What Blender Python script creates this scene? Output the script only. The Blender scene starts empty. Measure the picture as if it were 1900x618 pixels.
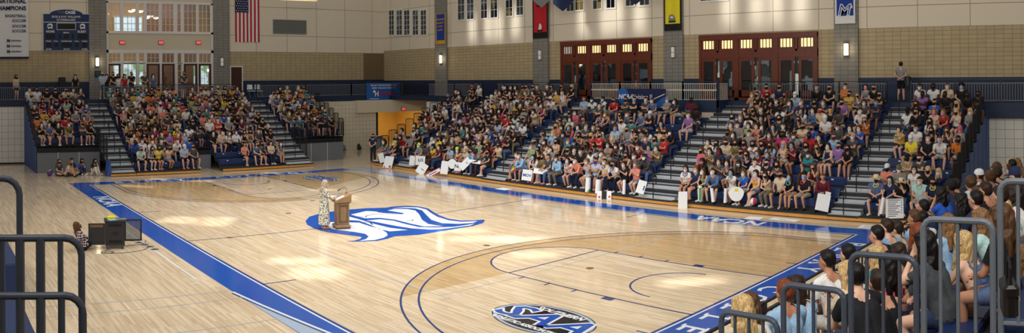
import bpy, bmesh, math, random
import numpy as np
from mathutils import Vector, Matrix
R_ = random.Random(7)
C = bpy.context.scene.collection
PI = math.pi
# ------------------------------------------------------------------ colour / materials
def lin(c):
    c = c/255.0
    return c/12.92 if c <= .04045 else ((c+.055)/1.055)**2.4
def rgb(r, g, b): return (lin(r), lin(g), lin(b), 1)
def newmat(name):
    m = bpy.data.materials.new(name); m.use_nodes = True
    nt = m.node_tree; b = nt.nodes['Principled BSDF']
    return m, nt, b
def mat(name, col, rough=.6, metal=0, spec=.4, noise=.06, scale=8, emit=0, coat=0):
    m, nt, b = newmat(name)
    b.inputs['Roughness'].default_value = rough; b.inputs['Metallic'].default_value = metal
    b.inputs['Specular IOR Level'].default_value = spec
    if coat: b.inputs['Coat Weight'].default_value = coat; b.inputs['Coat Roughness'].default_value = .08
    if noise:
        tc = nt.nodes.new('ShaderNodeTexCoord'); n = nt.nodes.new('ShaderNodeTexNoise'); n.inputs['Scale'].default_value = scale
        r = nt.nodes.new('ShaderNodeMapRange'); r.inputs['To Min'].default_value = 1-noise*2; r.inputs['To Max'].default_value = 1+noise*2
        mx = nt.nodes.new('ShaderNodeMix'); mx.data_type = 'RGBA'; mx.blend_type = 'MULTIPLY'; mx.inputs['Factor'].default_value = 1
        nt.links.new(tc.outputs['Object'], n.inputs['Vector']); nt.links.new(n.outputs['Fac'], r.inputs['Value'])
        mx.inputs['A'].default_value = col; nt.links.new(r.outputs['Result'], mx.inputs['B'])
        nt.links.new(mx.outputs['Result'], b.inputs['Base Color'])
    else: b.inputs['Base Color'].default_value = col
    if emit:
        b.inputs['Emission Color'].default_value = col; b.inputs['Emission Strength'].default_value = emit
    return m
def gridmat(name, c1, c2, mortar, w, h, m=.012, rough=.6, bump=True, offs=0.0):
    mt, nt, b = newmat(name)
    tc = nt.nodes.new('ShaderNodeNewGeometry'); sp = nt.nodes.new('ShaderNodeSeparateXYZ'); ad = nt.nodes.new('ShaderNodeMath'); cb = nt.nodes.new('ShaderNodeCombineXYZ')
    br = nt.nodes.new('ShaderNodeTexBrick'); br.offset = offs; br.inputs['Scale'].default_value = 1
    br.inputs['Brick Width'].default_value = w; br.inputs['Row Height'].default_value = h; br.inputs['Mortar Size'].default_value = m
    br.inputs['Color1'].default_value = c1; br.inputs['Color2'].default_value = c2; br.inputs['Mortar'].default_value = mortar; br.inputs['Mortar Smooth'].default_value = .1
    nt.links.new(tc.outputs['Position'], sp.inputs[0]); nt.links.new(sp.outputs['X'], ad.inputs[0]); nt.links.new(sp.outputs['Y'], ad.inputs[1])
    nt.links.new(ad.outputs[0], cb.inputs['X']); nt.links.new(sp.outputs['Z'], cb.inputs['Y']); nt.links.new(cb.outputs[0], br.inputs['Vector'])
    nt.links.new(br.outputs['Color'], b.inputs['Base Color']); b.inputs['Roughness'].default_value = rough; b.inputs['Specular IOR Level'].default_value = .25
    return mt
def woodfloor(name, ca, cb_, tint=1.0, rough=.10):
    mt, nt, b = newmat(name); N = nt.nodes.new; Lk = nt.links.new
    g = N('ShaderNodeNewGeometry'); sp = N('ShaderNodeSeparateXYZ'); Lk(g.outputs['Position'], sp.inputs[0])
    cmb = N('ShaderNodeCombineXYZ'); Lk(sp.outputs['Y'], cmb.inputs['X']); Lk(sp.outputs['X'], cmb.inputs['Y'])
    br = N('ShaderNodeTexBrick'); br.offset = .37; br.offset_frequency = 2; br.inputs['Scale'].default_value = 1
    br.inputs['Brick Width'].default_value = 1.1; br.inputs['Row Height'].default_value = .058; br.inputs['Mortar Size'].default_value = .0012
    br.inputs['Color1'].default_value = ca; br.inputs['Color2'].default_value = cb_; br.inputs['Mortar'].default_value = tuple(x*.55 for x in cb_[:3])+(1,)
    br.inputs['Bias'].default_value = -.1
    Lk(cmb.outputs[0], br.inputs['Vector'])
    mp = N('ShaderNodeMapping'); mp.inputs['Scale'].default_value = (26, .7, 1); Lk(g.outputs['Position'], mp.inputs['Vector'])
    n = N('ShaderNodeTexNoise'); n.inputs['Scale'].default_value = 1; n.inputs['Detail'].default_value = 5; Lk(mp.outputs[0], n.inputs['Vector'])
    r = N('ShaderNodeMapRange'); r.inputs['From Min'].default_value = .3; r.inputs['From Max'].default_value = .7; r.inputs['To Min'].default_value = .80; r.inputs['To Max'].default_value = 1.1; Lk(n.outputs['Fac'], r.inputs['Value'])
    mx = N('ShaderNodeMix'); mx.data_type = 'RGBA'; mx.blend_type = 'MULTIPLY'; mx.inputs['Factor'].default_value = 1
    Lk(br.outputs['Color'], mx.inputs['A']); Lk(r.outputs['Result'], mx.inputs['B']); Lk(mx.outputs['Result'], b.inputs['Base Color'])
    n2 = N('ShaderNodeTexNoise'); n2.inputs['Scale'].default_value = .8; Lk(g.outputs['Position'], n2.inputs['Vector'])
    r2 = N('ShaderNodeMapRange'); r2.inputs['To Min'].default_value = rough*.75; r2.inputs['To Max'].default_value = rough*1.25; Lk(n2.outputs['Fac'], r2.inputs['Value']); Lk(r2.outputs['Result'], b.inputs['Roughness'])
    b.inputs['Specular IOR Level'].default_value = .5
    return mt
def objcol(name, rough=.8, scale=30, noise=.18, sub=0, attr=False, strands=False):
    mt, nt, b = newmat(name)
    if attr:
        oi = nt.nodes.new('ShaderNodeAttribute'); oi.attribute_name = 'col'
    else: oi = nt.nodes.new('ShaderNodeObjectInfo')
    tc = nt.nodes.new('ShaderNodeTexCoord'); n = nt.nodes.new('ShaderNodeTexNoise'); n.inputs['Scale'].default_value = scale; n.inputs['Detail'].default_value = 3
    r = nt.nodes.new('ShaderNodeMapRange'); r.inputs['To Min'].default_value = 1-noise*2; r.inputs['To Max'].default_value = 1+noise*2
    mx = nt.nodes.new('ShaderNodeMix'); mx.data_type = 'RGBA'; mx.blend_type = 'MULTIPLY'; mx.inputs['Factor'].default_value = 1
    if strands:
        mp = nt.nodes.new('ShaderNodeMapping'); mp.inputs['Scale'].default_value = (1, 1, .12); nt.links.new(tc.outputs['Object'], mp.inputs['Vector']); nt.links.new(mp.outputs[0], n.inputs['Vector'])
        bp = nt.nodes.new('ShaderNodeBump'); bp.inputs['Strength'].default_value = .6; bp.inputs['Distance'].default_value = .01; nt.links.new(n.outputs['Fac'], bp.inputs['Height']); nt.links.new(bp.outputs[0], b.inputs['Normal'])
        r.inputs['From Min'].default_value = .3; r.inputs['From Max'].default_value = .7
    else: nt.links.new(tc.outputs['Object'], n.inputs['Vector'])
    nt.links.new(n.outputs['Fac'], r.inputs['Value'])
    nt.links.new(oi.outputs['Color'], mx.inputs['A']); nt.links.new(r.outputs['Result'], mx.inputs['B'])
    nt.links.new(mx.outputs['Result'], b.inputs['Base Color']); b.inputs['Roughness'].default_value = rough; b.inputs['Specular IOR Level'].default_value = .25
    return mt
def emitmat(name, col, s):
    m, nt, b = newmat(name); b.inputs['Base Color'].default_value = col
    b.inputs['Emission Color'].default_value = col; b.inputs['Emission Strength'].default_value = s
    return m
def glassmat(name, tint=(.9, .95, 1, 1), gl=.12):
    m = bpy.data.materials.new(name); m.use_nodes = True; nt = m.node_tree; nt.nodes.clear()
    o = nt.nodes.new('ShaderNodeOutputMaterial'); t = nt.nodes.new('ShaderNodeBsdfTransparent'); t.inputs[0].default_value = tint
    g = nt.nodes.new('ShaderNodeBsdfGlossy'); g.inputs['Roughness'].default_value = .03; mx = nt.nodes.new('ShaderNodeMixShader'); mx.inputs[0].default_value = gl
    nt.links.new(t.outputs[0], mx.inputs[1]); nt.links.new(g.outputs[0], mx.inputs[2]); nt.links.new(mx.outputs[0], o.inputs[0])
    return m
def interior(name, dark, warm, scale, thr, s):
    """a dim interior seen through glass: dark ground with warm lit blotches"""
    m, nt, b = newmat(name); N = nt.nodes.new; Lk = nt.links.new
    g = N('ShaderNodeNewGeometry'); n = N('ShaderNodeTexVoronoi'); n.inputs['Scale'].default_value = scale; n.distance = 'CHEBYCHEV'; Lk(g.outputs['Position'], n.inputs['Vector'])
    sp = N('ShaderNodeSeparateColor'); Lk(n.outputs['Color'], sp.inputs[0])
    cr = N('ShaderNodeValToRGB'); cr.color_ramp.elements[0].position = thr; cr.color_ramp.elements[0].color = dark; cr.color_ramp.elements[1].position = min(1, thr+.25); cr.color_ramp.elements[1].color = warm
    Lk(sp.outputs[0], cr.inputs[0]); Lk(cr.outputs[0], b.inputs['Base Color']); Lk(cr.outputs[0], b.inputs['Emission Color']); b.inputs['Emission Strength'].default_value = s
    return m
M = {}
M['floor'] = woodfloor('maple_floor', rgb(234, 213, 182), rgb(208, 182, 146))
M['stain'] = woodfloor('stained_maple', rgb(212, 182, 136), rgb(194, 160, 112))
M['paint_blue'] = mat('court_blue', rgb(14, 82, 176), .12, noise=.03, scale=1.5, spec=.5)
M['paint_navy'] = mat('court_navy', rgb(26, 56, 120), .12, noise=.0, spec=.5)
M['paint_white'] = mat('court_white', rgb(232, 234, 238), .14, noise=.02, spec=.5)
M['paint_grey'] = mat('court_grey', rgb(170, 185, 205), .14, noise=.02, spec=.5)
M['paint_lgrey'] = mat('court_line_grey', rgb(190, 190, 192), .14, noise=.02, spec=.5)
M['paint_black'] = mat('court_black', rgb(24, 24, 30), .12, noise=.02, spec=.5)
M['tan'] = gridmat('tan_block', rgb(186, 168, 132), rgb(178, 160, 124), rgb(140, 126, 98), .405, .2, .012)
M['cream'] = gridmat('cream_panel', rgb(226, 214, 192), rgb(224, 212, 190), rgb(160, 150, 132), 2.5, 2.1, .02)
M['creamw'] = gridmat('cream_tile', rgb(222, 212, 190), rgb(216, 206, 184), rgb(180, 170, 150), .3, .3, .012)
M['whitetile'] = gridmat('white_tile', rgb(232, 230, 222), rgb(226, 224, 216), rgb(164, 164, 158), .4, .4, .012)
M['pillar'] = gridmat('grey_block', rgb(142, 138, 130), rgb(134, 130, 122), rgb(104, 101, 96), .405, .2, .012)
M['navy'] = mat('navy_paint', rgb(26, 42, 70), .5, noise=.04)
M['plaster'] = mat('cream_plaster', rgb(212, 200, 176), .7, noise=.02)
M['yellow'] = mat('yellow_plaster', rgb(214, 170, 84), .7, noise=.03)
M['white'] = mat('white_trim', rgb(226, 224, 218), .5, noise=.02)
M['brown'] = mat('dark_brown_panel', rgb(118, 98, 72), .6, noise=.04)
M['mahog'] = mat('mahogany', rgb(104, 46, 28), .35, noise=.15, scale=6, spec=.5)
M['ddoor'] = mat('dark_door', rgb(66, 34, 28), .4, noise=.08)
M['glass'] = glassmat('window_glass')
M['dglass'] = glassmat('dark_glass', (.55, .6, .65, 1), .1)
M['warmin'] = interior('warm_interior', rgb(26, 26, 28), rgb(230, 180, 90), 1.3, .72, .9)
M['darkin'] = interior('dim_interior', rgb(22, 26, 30), rgb(120, 130, 130), 2.2, .7, .5)
M['glow'] = emitmat('warm_glow', rgb(255, 224, 160), 1.1)
M['lamp'] = emitmat('lamp_glass', rgb(255, 236, 200), 2.4)
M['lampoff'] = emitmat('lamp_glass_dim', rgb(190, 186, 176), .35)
M['exit'] = emitmat('exit_red', rgb(232, 60, 66), 1.0)
M['black'] = mat('black_metal', rgb(24, 25, 28), .45, noise=.03)
M['rail'] = mat('rail_dark', rgb(30, 32, 38), .4, noise=.03)
M['litrail'] = mat('rail_slate_lit', rgb(104, 112, 122), .45, noise=.05, scale=20)  # paler copy of the dark slate rail, with the light put into its colour
M['drail'] = mat('rail_dark_slate', rgb(66, 74, 88), .45, noise=.05, scale=20)
M['wrail'] = mat('rail_cream', rgb(188, 184, 172), .5, noise=.03)
M['lrail'] = mat('rail_grey', rgb(120, 122, 126), .5, noise=.03)
M['seat'] = mat('seat_navy', rgb(30, 50, 96), .4, noise=.06)
M['seatw'] = mat('seat_plate', rgb(220, 222, 226), .5, noise=0)
M['tread'] = mat('tread_grey', rgb(182, 186, 190), .45, noise=.05)
M['riser'] = mat('riser_dark', rgb(38, 40, 44), .6, noise=.04)
M['deck'] = mat('deck_dark', rgb(48, 50, 56), .6, noise=.05)
M['wood'] = mat('curb_wood', rgb(206, 148, 74), .4, noise=.1, scale=3)
M['panel'] = mat('panel_grey', rgb(112, 116, 122), .55, noise=.03)
M['skirt'] = mat('vinyl_blue', rgb(44, 78, 140), .5, noise=.1, scale=2)
M['cloth'] = objcol('cloth'); M['skin'] = objcol('skin', .55, 12, .05); M['hair'] = objcol('hair_strands', .45, 95, .34, strands=True)
M['eye'] = mat('eye_dark', (.01, .01, .012, 1), .2, noise=0)
M['crowd'] = objcol('crowd_cloth', .75, 30, .12, attr=True)
M['paper'] = mat('poster_white', rgb(236, 238, 240), .7, noise=.02)
M['ink'] = mat('ink_black', rgb(20, 20, 24), .6, noise=0)
M['inkblue'] = mat('ink_blue', rgb(30, 70, 160), .6, noise=0)
M['red'] = mat('cloth_red', rgb(190, 32, 44), .8, noise=.05)
M['fwhite'] = mat('cloth_white', rgb(226, 226, 226), .8, noise=.03)
M['fnavy'] = mat('cloth_navy', rgb(24, 34, 74), .8, noise=.05)
M['fblue'] = mat('cloth_blue', rgb(28, 62, 150), .8, noise=.06)
M['fyel'] = mat('cloth_yellow', rgb(232, 214, 40), .8, noise=.04)
M['fgold'] = mat('cloth_gold', rgb(206, 160, 50), .8, noise=.04)
M['fgrey'] = mat('cloth_grey', rgb(120, 122, 118), .8, noise=.04)
M['fblack'] = mat('cloth_black', rgb(20, 20, 22), .8, noise=.04)
M['bannerblue'] = mat('banner_blue', rgb(34, 92, 168), .7, noise=.06, scale=2)
M['sbnavy'] = mat('scoreboard_navy', rgb(24, 48, 92), .45, noise=.03)
M['screen'] = mat('screen_black', rgb(14, 14, 16), .3, noise=0)
M['lecwood'] = mat('lectern_oak', rgb(150, 118, 82), .45, noise=.14, scale=5)
M['lecdark'] = mat('lectern_oak_dark', rgb(112, 84, 56), .5, noise=.12, scale=5)
M['steel'] = mat('steel', rgb(150, 154, 160), .3, metal=.8, noise=.02)
M['rackm'] = mat('rack_black', rgb(38, 39, 43), .45, noise=.04)
M['straw'] = mat('straw', rgb(222, 204, 160), .8, noise=.2, scale=30)
M['paperblue'] = mat('booklet_blue', rgb(116, 184, 222), .7, noise=.02)
M['leather'] = mat('black_leather', rgb(22, 22, 24), .35, noise=.06)
# ------------------------------------------------------------------ mesh helper
class MB:
    def __init__(s): s.v = []; s.f = []; s.m = []; s.mats = []; s.smooth = False
    def mi(s, m):
        if m not in s.mats: s.mats.append(m)
        return s.mats.index(m)
    def add(s, vs, fs, m):
        o = len(s.v); s.v += [tuple(v) for v in vs]; k = s.mi(m)
        for f in fs: s.f.append(tuple(i+o for i in f)); s.m.append(k)
        return s
    def box(s, x0, x1, y0, y1, z0, z1, m):
        v = [(x, y, z) for z in (z0, z1) for y in (y0, y1) for x in (x0, x1)]
        return s.add(v, [(0, 2, 3, 1), (4, 5, 7, 6), (0, 1, 5, 4), (2, 6, 7, 3), (0, 4, 6, 2), (1, 3, 7, 5)], m)
    def bev(s, x0, x1, y0, y1, z0, z1, m, b=.02):
        """a box with chamfered vertical and top edges"""
        def ring(x0, x1, y0, y1, z, c): return [(x0+c, y0, z), (x1-c, y0, z), (x1, y0+c, z), (x1, y1-c, z), (x1-c, y1, z), (x0+c, y1, z), (x0, y1-c, z), (x0, y0+c, z)]
        r = ring(x0, x1, y0, y1, z0, b)+ring(x0, x1, y0, y1, z1-b, b)+ring(x0+b, x1-b, y0+b, y1-b, z1, b)
        f = [tuple(range(7, -1, -1)), tuple(range(16, 24))]
        for k in (0, 8):
            for i in range(8): j = (i+1) % 8; f.append((k+i, k+j, k+8+j, k+8+i))
        return s.add(r, f, m)
    def quad(s, a, b, c, d, m): return s.add([a, b, c, d], [(0, 1, 2, 3)], m)
    def poly(s, pts, m): return s.add(pts, [tuple(range(len(pts)))], m)
    def prism(s, pts, z0, z1, m):
        n = len(pts); v = [(p[0], p[1], z0) for p in pts]+[(p[0], p[1], z1) for p in pts]
        f = [tuple(range(n-1, -1, -1)), tuple(range(n, 2*n))]+[(i, (i+1) % n, n+(i+1) % n, n+i) for i in range(n)]
        return s.add(v, f, m)
    def tube(s, pts, r, m, n=8, cap=True):
        pts = [Vector(p) for p in pts]; rs = r if isinstance(r, (list, tuple)) else [r]*len(pts)
        vs = []; prev = None
        for i, p in enumerate(pts):
            d = ((pts[min(i+1, len(pts)-1)]-p).normalized()+(p-pts[max(i-1, 0)]).normalized())
            d = d.normalized() if d.length > 1e-6 else Vector((0, 0, 1))
            if prev is None: a = d.orthogonal().normalized()
            else:
                a = prev-d*prev.dot(d); a = a.normalized() if a.length > 1e-6 else d.orthogonal().normalized()
            prev = a; b = d.cross(a)
            for k in range(n):
                t = 2*PI*k/n; vs.append(p+(a*math.cos(t)+b*math.sin(t))*rs[i])
        f = []
        for i in range(len(pts)-1):
            for k in range(n): f.append((i*n+k, i*n+(k+1) % n, (i+1)*n+(k+1) % n, (i+1)*n+k))
        if cap: f += [tuple(range(n-1, -1, -1)), tuple(range((len(pts)-1)*n, len(pts)*n))]
        return s.add(vs, f, m)
    def lathe(s, prof, c, m, n=16):
        vs = []; f = []
        for r, z in prof:
            for k in range(n): t = 2*PI*k/n; vs.append((c[0]+r*math.cos(t), c[1]+r*math.sin(t), c[2]+z))
        for i in range(len(prof)-1):
            for k in range(n): f.append((i*n+k, i*n+(k+1) % n, (i+1)*n+(k+1) % n, (i+1)*n+k))
        f += [tuple(range(n-1, -1, -1)), tuple(range((len(prof)-1)*n, len(prof)*n))]
        return s.add(vs, f, m)
    def ell(s, c, r, m, nu=12, nv=8):
        vs = []; f = []
        for i in range(nv+1):
            th = PI*i/nv
            for k in range(nu): t = 2*PI*k/nu; vs.append((c[0]+r[0]*math.sin(th)*math.cos(t), c[1]+r[1]*math.sin(th)*math.sin(t), c[2]+r[2]*math.cos(th)))
        for i in range(nv):
            for k in range(nu): f.append((i*nu+k, (i+1)*nu+k, (i+1)*nu+(k+1) % nu, i*nu+(k+1) % nu))
        return s.add(vs, f, m)
    def mesh(s, name):
        me = bpy.data.meshes.new(name); me.from_pydata(s.v, [], s.f); me.polygons.foreach_set('material_index', s.m)
        for m in s.mats: me.materials.append(M[m] if isinstance(m, str) else m)
        if s.smooth: me.polygons.foreach_set('use_smooth', [True]*len(s.f))
        me.validate(); me.update(); return me
    def obj(s, name, parent=None, loc=None, rz=0):
        o = bpy.data.objects.new(name, s.mesh(name)); C.objects.link(o)
        if parent: o.parent = parent
        if loc: o.location = loc
        o.rotation_euler.z = rz
        return o
def tag(o, label=None, cat=None, group=None, kind=None):
    if label: o['label'] = label
    if cat: o['category'] = cat
    if group: o['group'] = group
    if kind: o['kind'] = kind
    return o
def thing(name, label, cat, loc=(0, 0, 0), rz=0, group=None):
    o = bpy.data.objects.new(name, None); C.objects.link(o); o.location = loc; o.rotation_euler.z = rz; o.empty_display_size = .1
    return tag(o, label, cat, group)
def st(o): o['kind'] = 'structure'; return o
def text(s, size, m, parent, loc, rot, name='lettering', sx=1, align='CENTER', bold=0, ext=.001, shear=0):
    cu = bpy.data.curves.new('t', 'FONT'); cu.body = s; cu.size = size; cu.align_x = align; cu.align_y = 'CENTER'; cu.offset = bold; cu.extrude = ext; cu.resolution_u = 2; cu.shear = shear
    t = bpy.data.objects.new('t', cu); C.objects.link(t)
    dg = bpy.context.evaluated_depsgraph_get(); me = bpy.data.meshes.new_from_object(t.evaluated_get(dg))
    bpy.data.objects.remove(t); bpy.data.curves.remove(cu)
    me.materials.clear(); me.materials.append(M[m])
    o = bpy.data.objects.new(name, me); C.objects.link(o); o.parent = parent; o.location = loc; o.rotation_euler = rot; o.scale = (sx, 1, 1)
    return o
# ------------------------------------------------------------------ camera (a stitched cylindrical panorama)
CAM = dict(x=-8.2823, y=-9.4038, z=5.1527, yaw=-.7535, roll=.0077, f=1450.935, v0=145.4257)
def _R():
    cy, sy = math.cos(CAM['yaw']), math.sin(CAM['yaw']); c, s = math.cos(CAM['roll']), math.sin(CAM['roll'])
    return np.array([[cy, -sy, 0], [sy, cy, 0], [0, 0, 1]])@np.array([[c, 0, s], [0, 1, 0], [-s, 0, c]])
RM = _R(); O_ = np.array([CAM['x'], CAM['y'], CAM['z']])
def ray(u, v):
    az = (u-950)/CAM['f']; return RM@np.array([math.sin(az), math.cos(az), (CAM['v0']-v)/CAM['f']])
def onz(u, v, z=0): d = ray(u, v); return O_+d*(z-O_[2])/d[2]
def onx(u, v, x): d = ray(u, v); return O_+d*(x-O_[0])/d[0]
def ony(u, v, y): d = ray(u, v); return O_+d*(y-O_[1])/d[1]
def atr(u, v, r): return O_+ray(u, v)*r
cd = bpy.data.cameras.new('camera'); cam = bpy.data.objects.new('camera', cd); C.objects.link(cam)
cam.matrix_world = Matrix(((RM[0, 0], RM[0, 2], -RM[0, 1], O_[0]), (RM[1, 0], RM[1, 2], -RM[1, 1], O_[1]), (RM[2, 0], RM[2, 2], -RM[2, 1], O_[2]), (0, 0, 0, 1)))
cd.type = 'PANO'; cd.clip_end = 200; cd.clip_start = .1
def setpano(c):
    c.panorama_type = 'CENTRAL_CYLINDRICAL'
    c.central_cylindrical_range_u_min = -950/CAM['f']; c.central_cylindrical_range_u_max = 950/CAM['f']
    c.central_cylindrical_range_v_min = -(618-CAM['v0'])/CAM['f']; c.central_cylindrical_range_v_max = CAM['v0']/CAM['f']
    c.central_cylindrical_radius = 1.0
setpano(cd)
bpy.context.scene.camera = cam
# ================================================================== SETTING: floor and markings
ft = .3048; W = 50*ft; L = 94*ft; HC = W/2; LN = 6*ft
st(MB().box(-16, 29, -12, 48.5, -.2, 0, 'floor').obj('floor'))
def flat(name, polys, m, z): # thin painted layer on the floor
    b = MB()
    for p in polys: b.poly([(x, y, z) for x, y in p], m)
    return st(b.obj(name))
def band(pts, w):
    """quads along a polyline of width w"""
    out = []
    n = len(pts); off = []
    for i in range(n):
        a = Vector(pts[max(i-1, 0)]); c = Vector(pts[min(i+1, n-1)]); d = (c-a).normalized(); off.append(Vector((-d.y, d.x))*w/2)
    for i in range(n-1):
        p, q = Vector(pts[i]), Vector(pts[i+1])
        out.append([tuple(p-off[i]), tuple(q-off[i+1]), tuple(q+off[i+1]), tuple(p+off[i])])
    return out
def arc(cx, cy, r, a0, a1, n=48): return [(cx+r*math.cos(math.radians(a0+(a1-a0)*i/n)), cy+r*math.sin(math.radians(a0+(a1-a0)*i/n))) for i in range(n+1)]
def ends(pts): return pts, [(W-x, L-y) for x, y in pts]
lines = []; thin = []
# three-point area: darker stain outside the key
bk = 5.25*ft
def three(r, x0):
    a = math.degrees(math.asin(min(1, (HC-x0)/r)))
    yy = bk+math.sqrt(r*r-(HC-x0)**2)
    return [(x0, 0), (x0, yy)]+arc(HC, bk, r, 90+a, 90-a, 60)+[(W-x0, yy), (W-x0, 0)]
out3 = three(6.75, 1.02); in3 = three(6.33, 1.30)
key = [(HC-LN, 0), (HC-LN, 19*ft)]+arc(HC, 19*ft, 6*ft, 180, 0, 40)+[(HC+LN, 0)]
k2 = [(HC-LN, 0), (HC-LN, 19*ft)]+arc(HC, 19*ft, 6*ft, 180, 0, 40)+[(HC+LN, 19*ft), (HC+LN, 0)]
stain = []
ko = [(HC-LN, 0), (HC-LN, 19*ft)]+arc(HC, 19*ft, 6*ft, 180, 90, 20)
oo = [(1.02, 0), (1.02, out3[1][1])]+[p for p in out3[2:-2] if p[0] <= HC+1e-6]
lh = oo+ko[::-1]
for e in (0, 1):
    stain.append(ends(lh)[e]); stain.append(ends([(W-x, y) for x, y in lh])[e])
def tess(name, loops, m, z):
    bm = bmesh.new()
    for lp in loops:
        es = []
        vs = [bm.verts.new((x, y, z)) for x, y in lp]
        for i in range(len(vs)): es.append(bm.edges.new((vs[i], vs[(i+1) % len(vs)])))
        bmesh.ops.triangle_fill(bm, edges=es, use_beauty=True, normal=(0, 0, 1))
    for f in bm.faces:
        if f.normal.z < 0: f.normal_flip()
    me = bpy.data.meshes.new(name); bm.to_mesh(me); bm.free(); me.materials.append(M[m])
    o = bpy.data.objects.new(name, me); C.objects.link(o); return o
st(tess('floor_stain_surface', stain, 'stain', .001))
for e in (0, 1):
    for c in (out3, in3): lines += band(ends(c)[e], .05)
    lines += band(ends([(HC-LN, 0), (HC-LN, 19*ft)]+arc(HC, 19*ft, 6*ft, 180, 0, 40)+[(HC+LN, 19*ft), (HC+LN, 0)])[e], .05)
    lines += band(ends([(HC-LN, 19*ft), (HC+LN, 19*ft)])[e], .05)
    lines += band(ends(arc(HC, bk, 4*ft, 0, 180, 32))[e], .05)
    for s in (-1, 1):
        for d in (11, 14, 17): lines += band(ends([(HC+s*LN, d*ft), (HC+s*(LN+.2), d*ft)])[e], .05)
        lines += [ends([(HC+s*LN, 7*ft), (HC+s*(LN+.2), 7*ft), (HC+s*(LN+.2), 8*ft), (HC+s*LN, 8*ft)])[e]]
        lines += band(ends([(HC+s*3.35, 0), (HC+s*3.35, .35)])[e], .05)
lines += band([(0, L/2), (W, L/2)], .05)
for e in (0, 1): lines += band(ends([(0, 28*ft), (.95, 28*ft)])[e], .05)+band(ends([(W, 28*ft), (W-.95, 28*ft)])[e], .05)
flat('floor_court_line', lines, 'paint_navy', .0035)
# border strips
b = MB(); s0, s1 = .95, .95
for x0, x1, y0, y1 in ((-s0, 0, -s0, L+s1), (W, W+s0, -s0, L+s1), (0, W, -s0, 0), (0, W, L, L+s1)):
    b.quad((x0, y0, .002), (x1, y0, .002), (x1, y1, .002), (x0, y1, .002), 'paint_blue')
st(b.obj('floor_border_strip'))
wl = []; nl = []
for d, wd, lst in ((-.02, .05, nl), (.06, .05, wl)):
    lst += band([(-d, -d), (-d, L+d)], wd)+band([(W+d, -d), (W+d, L+d)], wd)+band([(-d, -d), (W+d, -d)], wd)+band([(-d, L+d), (W+d, L+d)], wd)
flat('floor_boundary_line', nl, 'paint_navy', .0035); flat('floor_boundary_strip', wl, 'paint_white', .003)
# grey corner wedges with their white and blue edging
wd = [(-.95, 8.2), (-.93, 4.4), (-.9, -.9), (.3, -.9), (-.08, 2.6), (-.40, 4.42), (-.78, 6.9)]
wg = [wd, [(W-x, L-y) for x, y in wd]]
tess('floor_wedge_surface', wg, 'paint_grey', .0026)['kind'] = 'structure'
wln = band([(-.95, 8.2), (-.78, 6.9), (-.40, 4.42), (-.08, 2.6), (.3, -.9)], .06)
flat('floor_wedge_strip', wln+[[(W-x, L-y) for x, y in q] for q in wln], 'paint_white', .003)
bln = band([(-1.02, 8.1), (-.86, 6.9), (-.48, 4.42), (-.16, 2.6), (.22, -.9)], .05)
flat('floor_wedge_line', bln+[[(W-x, L-y) for x, y in q] for q in bln], 'paint_navy', .0032)
# volleyball lines, side-court lines
vb = band([(3.1, 23.3), (3.1, 5.3), (12.1, 5.3)], .05)+band([(12.1, 5.3), (12.1, 23.3), (3.1, 23.3)], .05)
vb += band([(2.95, 5.0), (3.25, 5.0)], .05)
vb += band([(-9, 8.3), (-.95, 8.35)], .04)+band([(-9, 7.5), (-.95, 7.65)], .04)+band([(-9, 5.7), (-.95, 5.8)], .04)
flat('floor_volleyball_line', vb, 'paint_lgrey', .0033)
sd = band([(-1.36, 32.3), (-1.36, 25), (-.97, 25)], .06)+band([(-1.38, 16.6), (-1.36, 9.7), (-.97, 9.7)], .06)+band([(-1.65, 9.3), (-1.4, 9.32)], .06)
sd += band([(3.8, 30.6), (4.0, 31.5)], .05)+band([(16.5, 13), (16.6, 12.4)], .08)+band([(7.9, 30), (8.1, 31.3)], .05)
flat('floor_side_line', sd, 'paint_white', .0033)
for x, y in ((HC, 4.53), (HC, 8.75), (HC, L-4.53), (HC, L-8.75), (1.5, L/2), (5.3, 17.6)):
    b = MB(); b.lathe([(.11, 0), (.11, .005), (.09, .006)], (0, 0, 0), 'lecdark', 20); o = b.obj('floor_anchor_plate', loc=(x, y, 0)); st(o)
# lettering painted on the strips
def ftext(s, size, x, y, rz, m, bold=.0, sx=1, z=.0045, shear=0, name='floor_lettering'):
    return st(text(s, size, m, None, (x, y, z), (0, 0, rz), name, sx, bold=bold, ext=0, shear=shear))
def serif_word(word, x, y, rz, h, adv):
    """block letters with slab feet, walked one by one along the strip"""
    n = len(word)
    for i, ch in enumerate(word):
        t = (i-(n-1)/2)*adv
        ftext(ch, h*1.38, x+t*math.cos(rz), y+t*math.sin(rz), rz, 'paint_white', bold=.012, sx=.95)
        if ch in 'RLEYG':
            fx = {'R': (-.24, .24), 'L': (-.24,), 'E': (-.24,), 'Y': (0,), 'G': ()}[ch]
            for q in fx:
                for vy in (-.46, .46):
                    if ch == 'Y' and vy > 0: continue
                    if ch == 'R' and q > 0 and vy > 0: continue
                    tx, ty = t+q*h, vy*h
                    MBq = MB(); MBq.quad((-.13*h, -.03, 0), (.13*h, -.03, 0), (.13*h, .03, 0), (-.13*h, .03, 0), 'paint_white')
                    st(MBq.obj('floor_lettering', loc=(x+tx*math.cos(rz)-ty*math.sin(rz), y+tx*math.sin(rz)+ty*math.cos(rz), .0047), rz=rz))
serif_word('BERRY', 3.2, L+.5, 0, .62, .82); serif_word('COLLEGE', 9.7, L+.5, 0, .62, .86)
serif_word('BERRY', W-3.0, -.52, PI, .62, .82); serif_word('COLLEGE', W-9.4, -.52, PI, .62, .86)
ftext('NCAA', 1.02, -.47, 23.3, -PI/2, 'paint_white', bold=.03, sx=.98)
ftext('NCAA', 1.02, W+.47, 5.0, PI/2, 'paint_white', bold=.03, sx=.98)
ftext('NCAA', .001, 0, 0, 0, 'paint_white') if False else None
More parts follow.
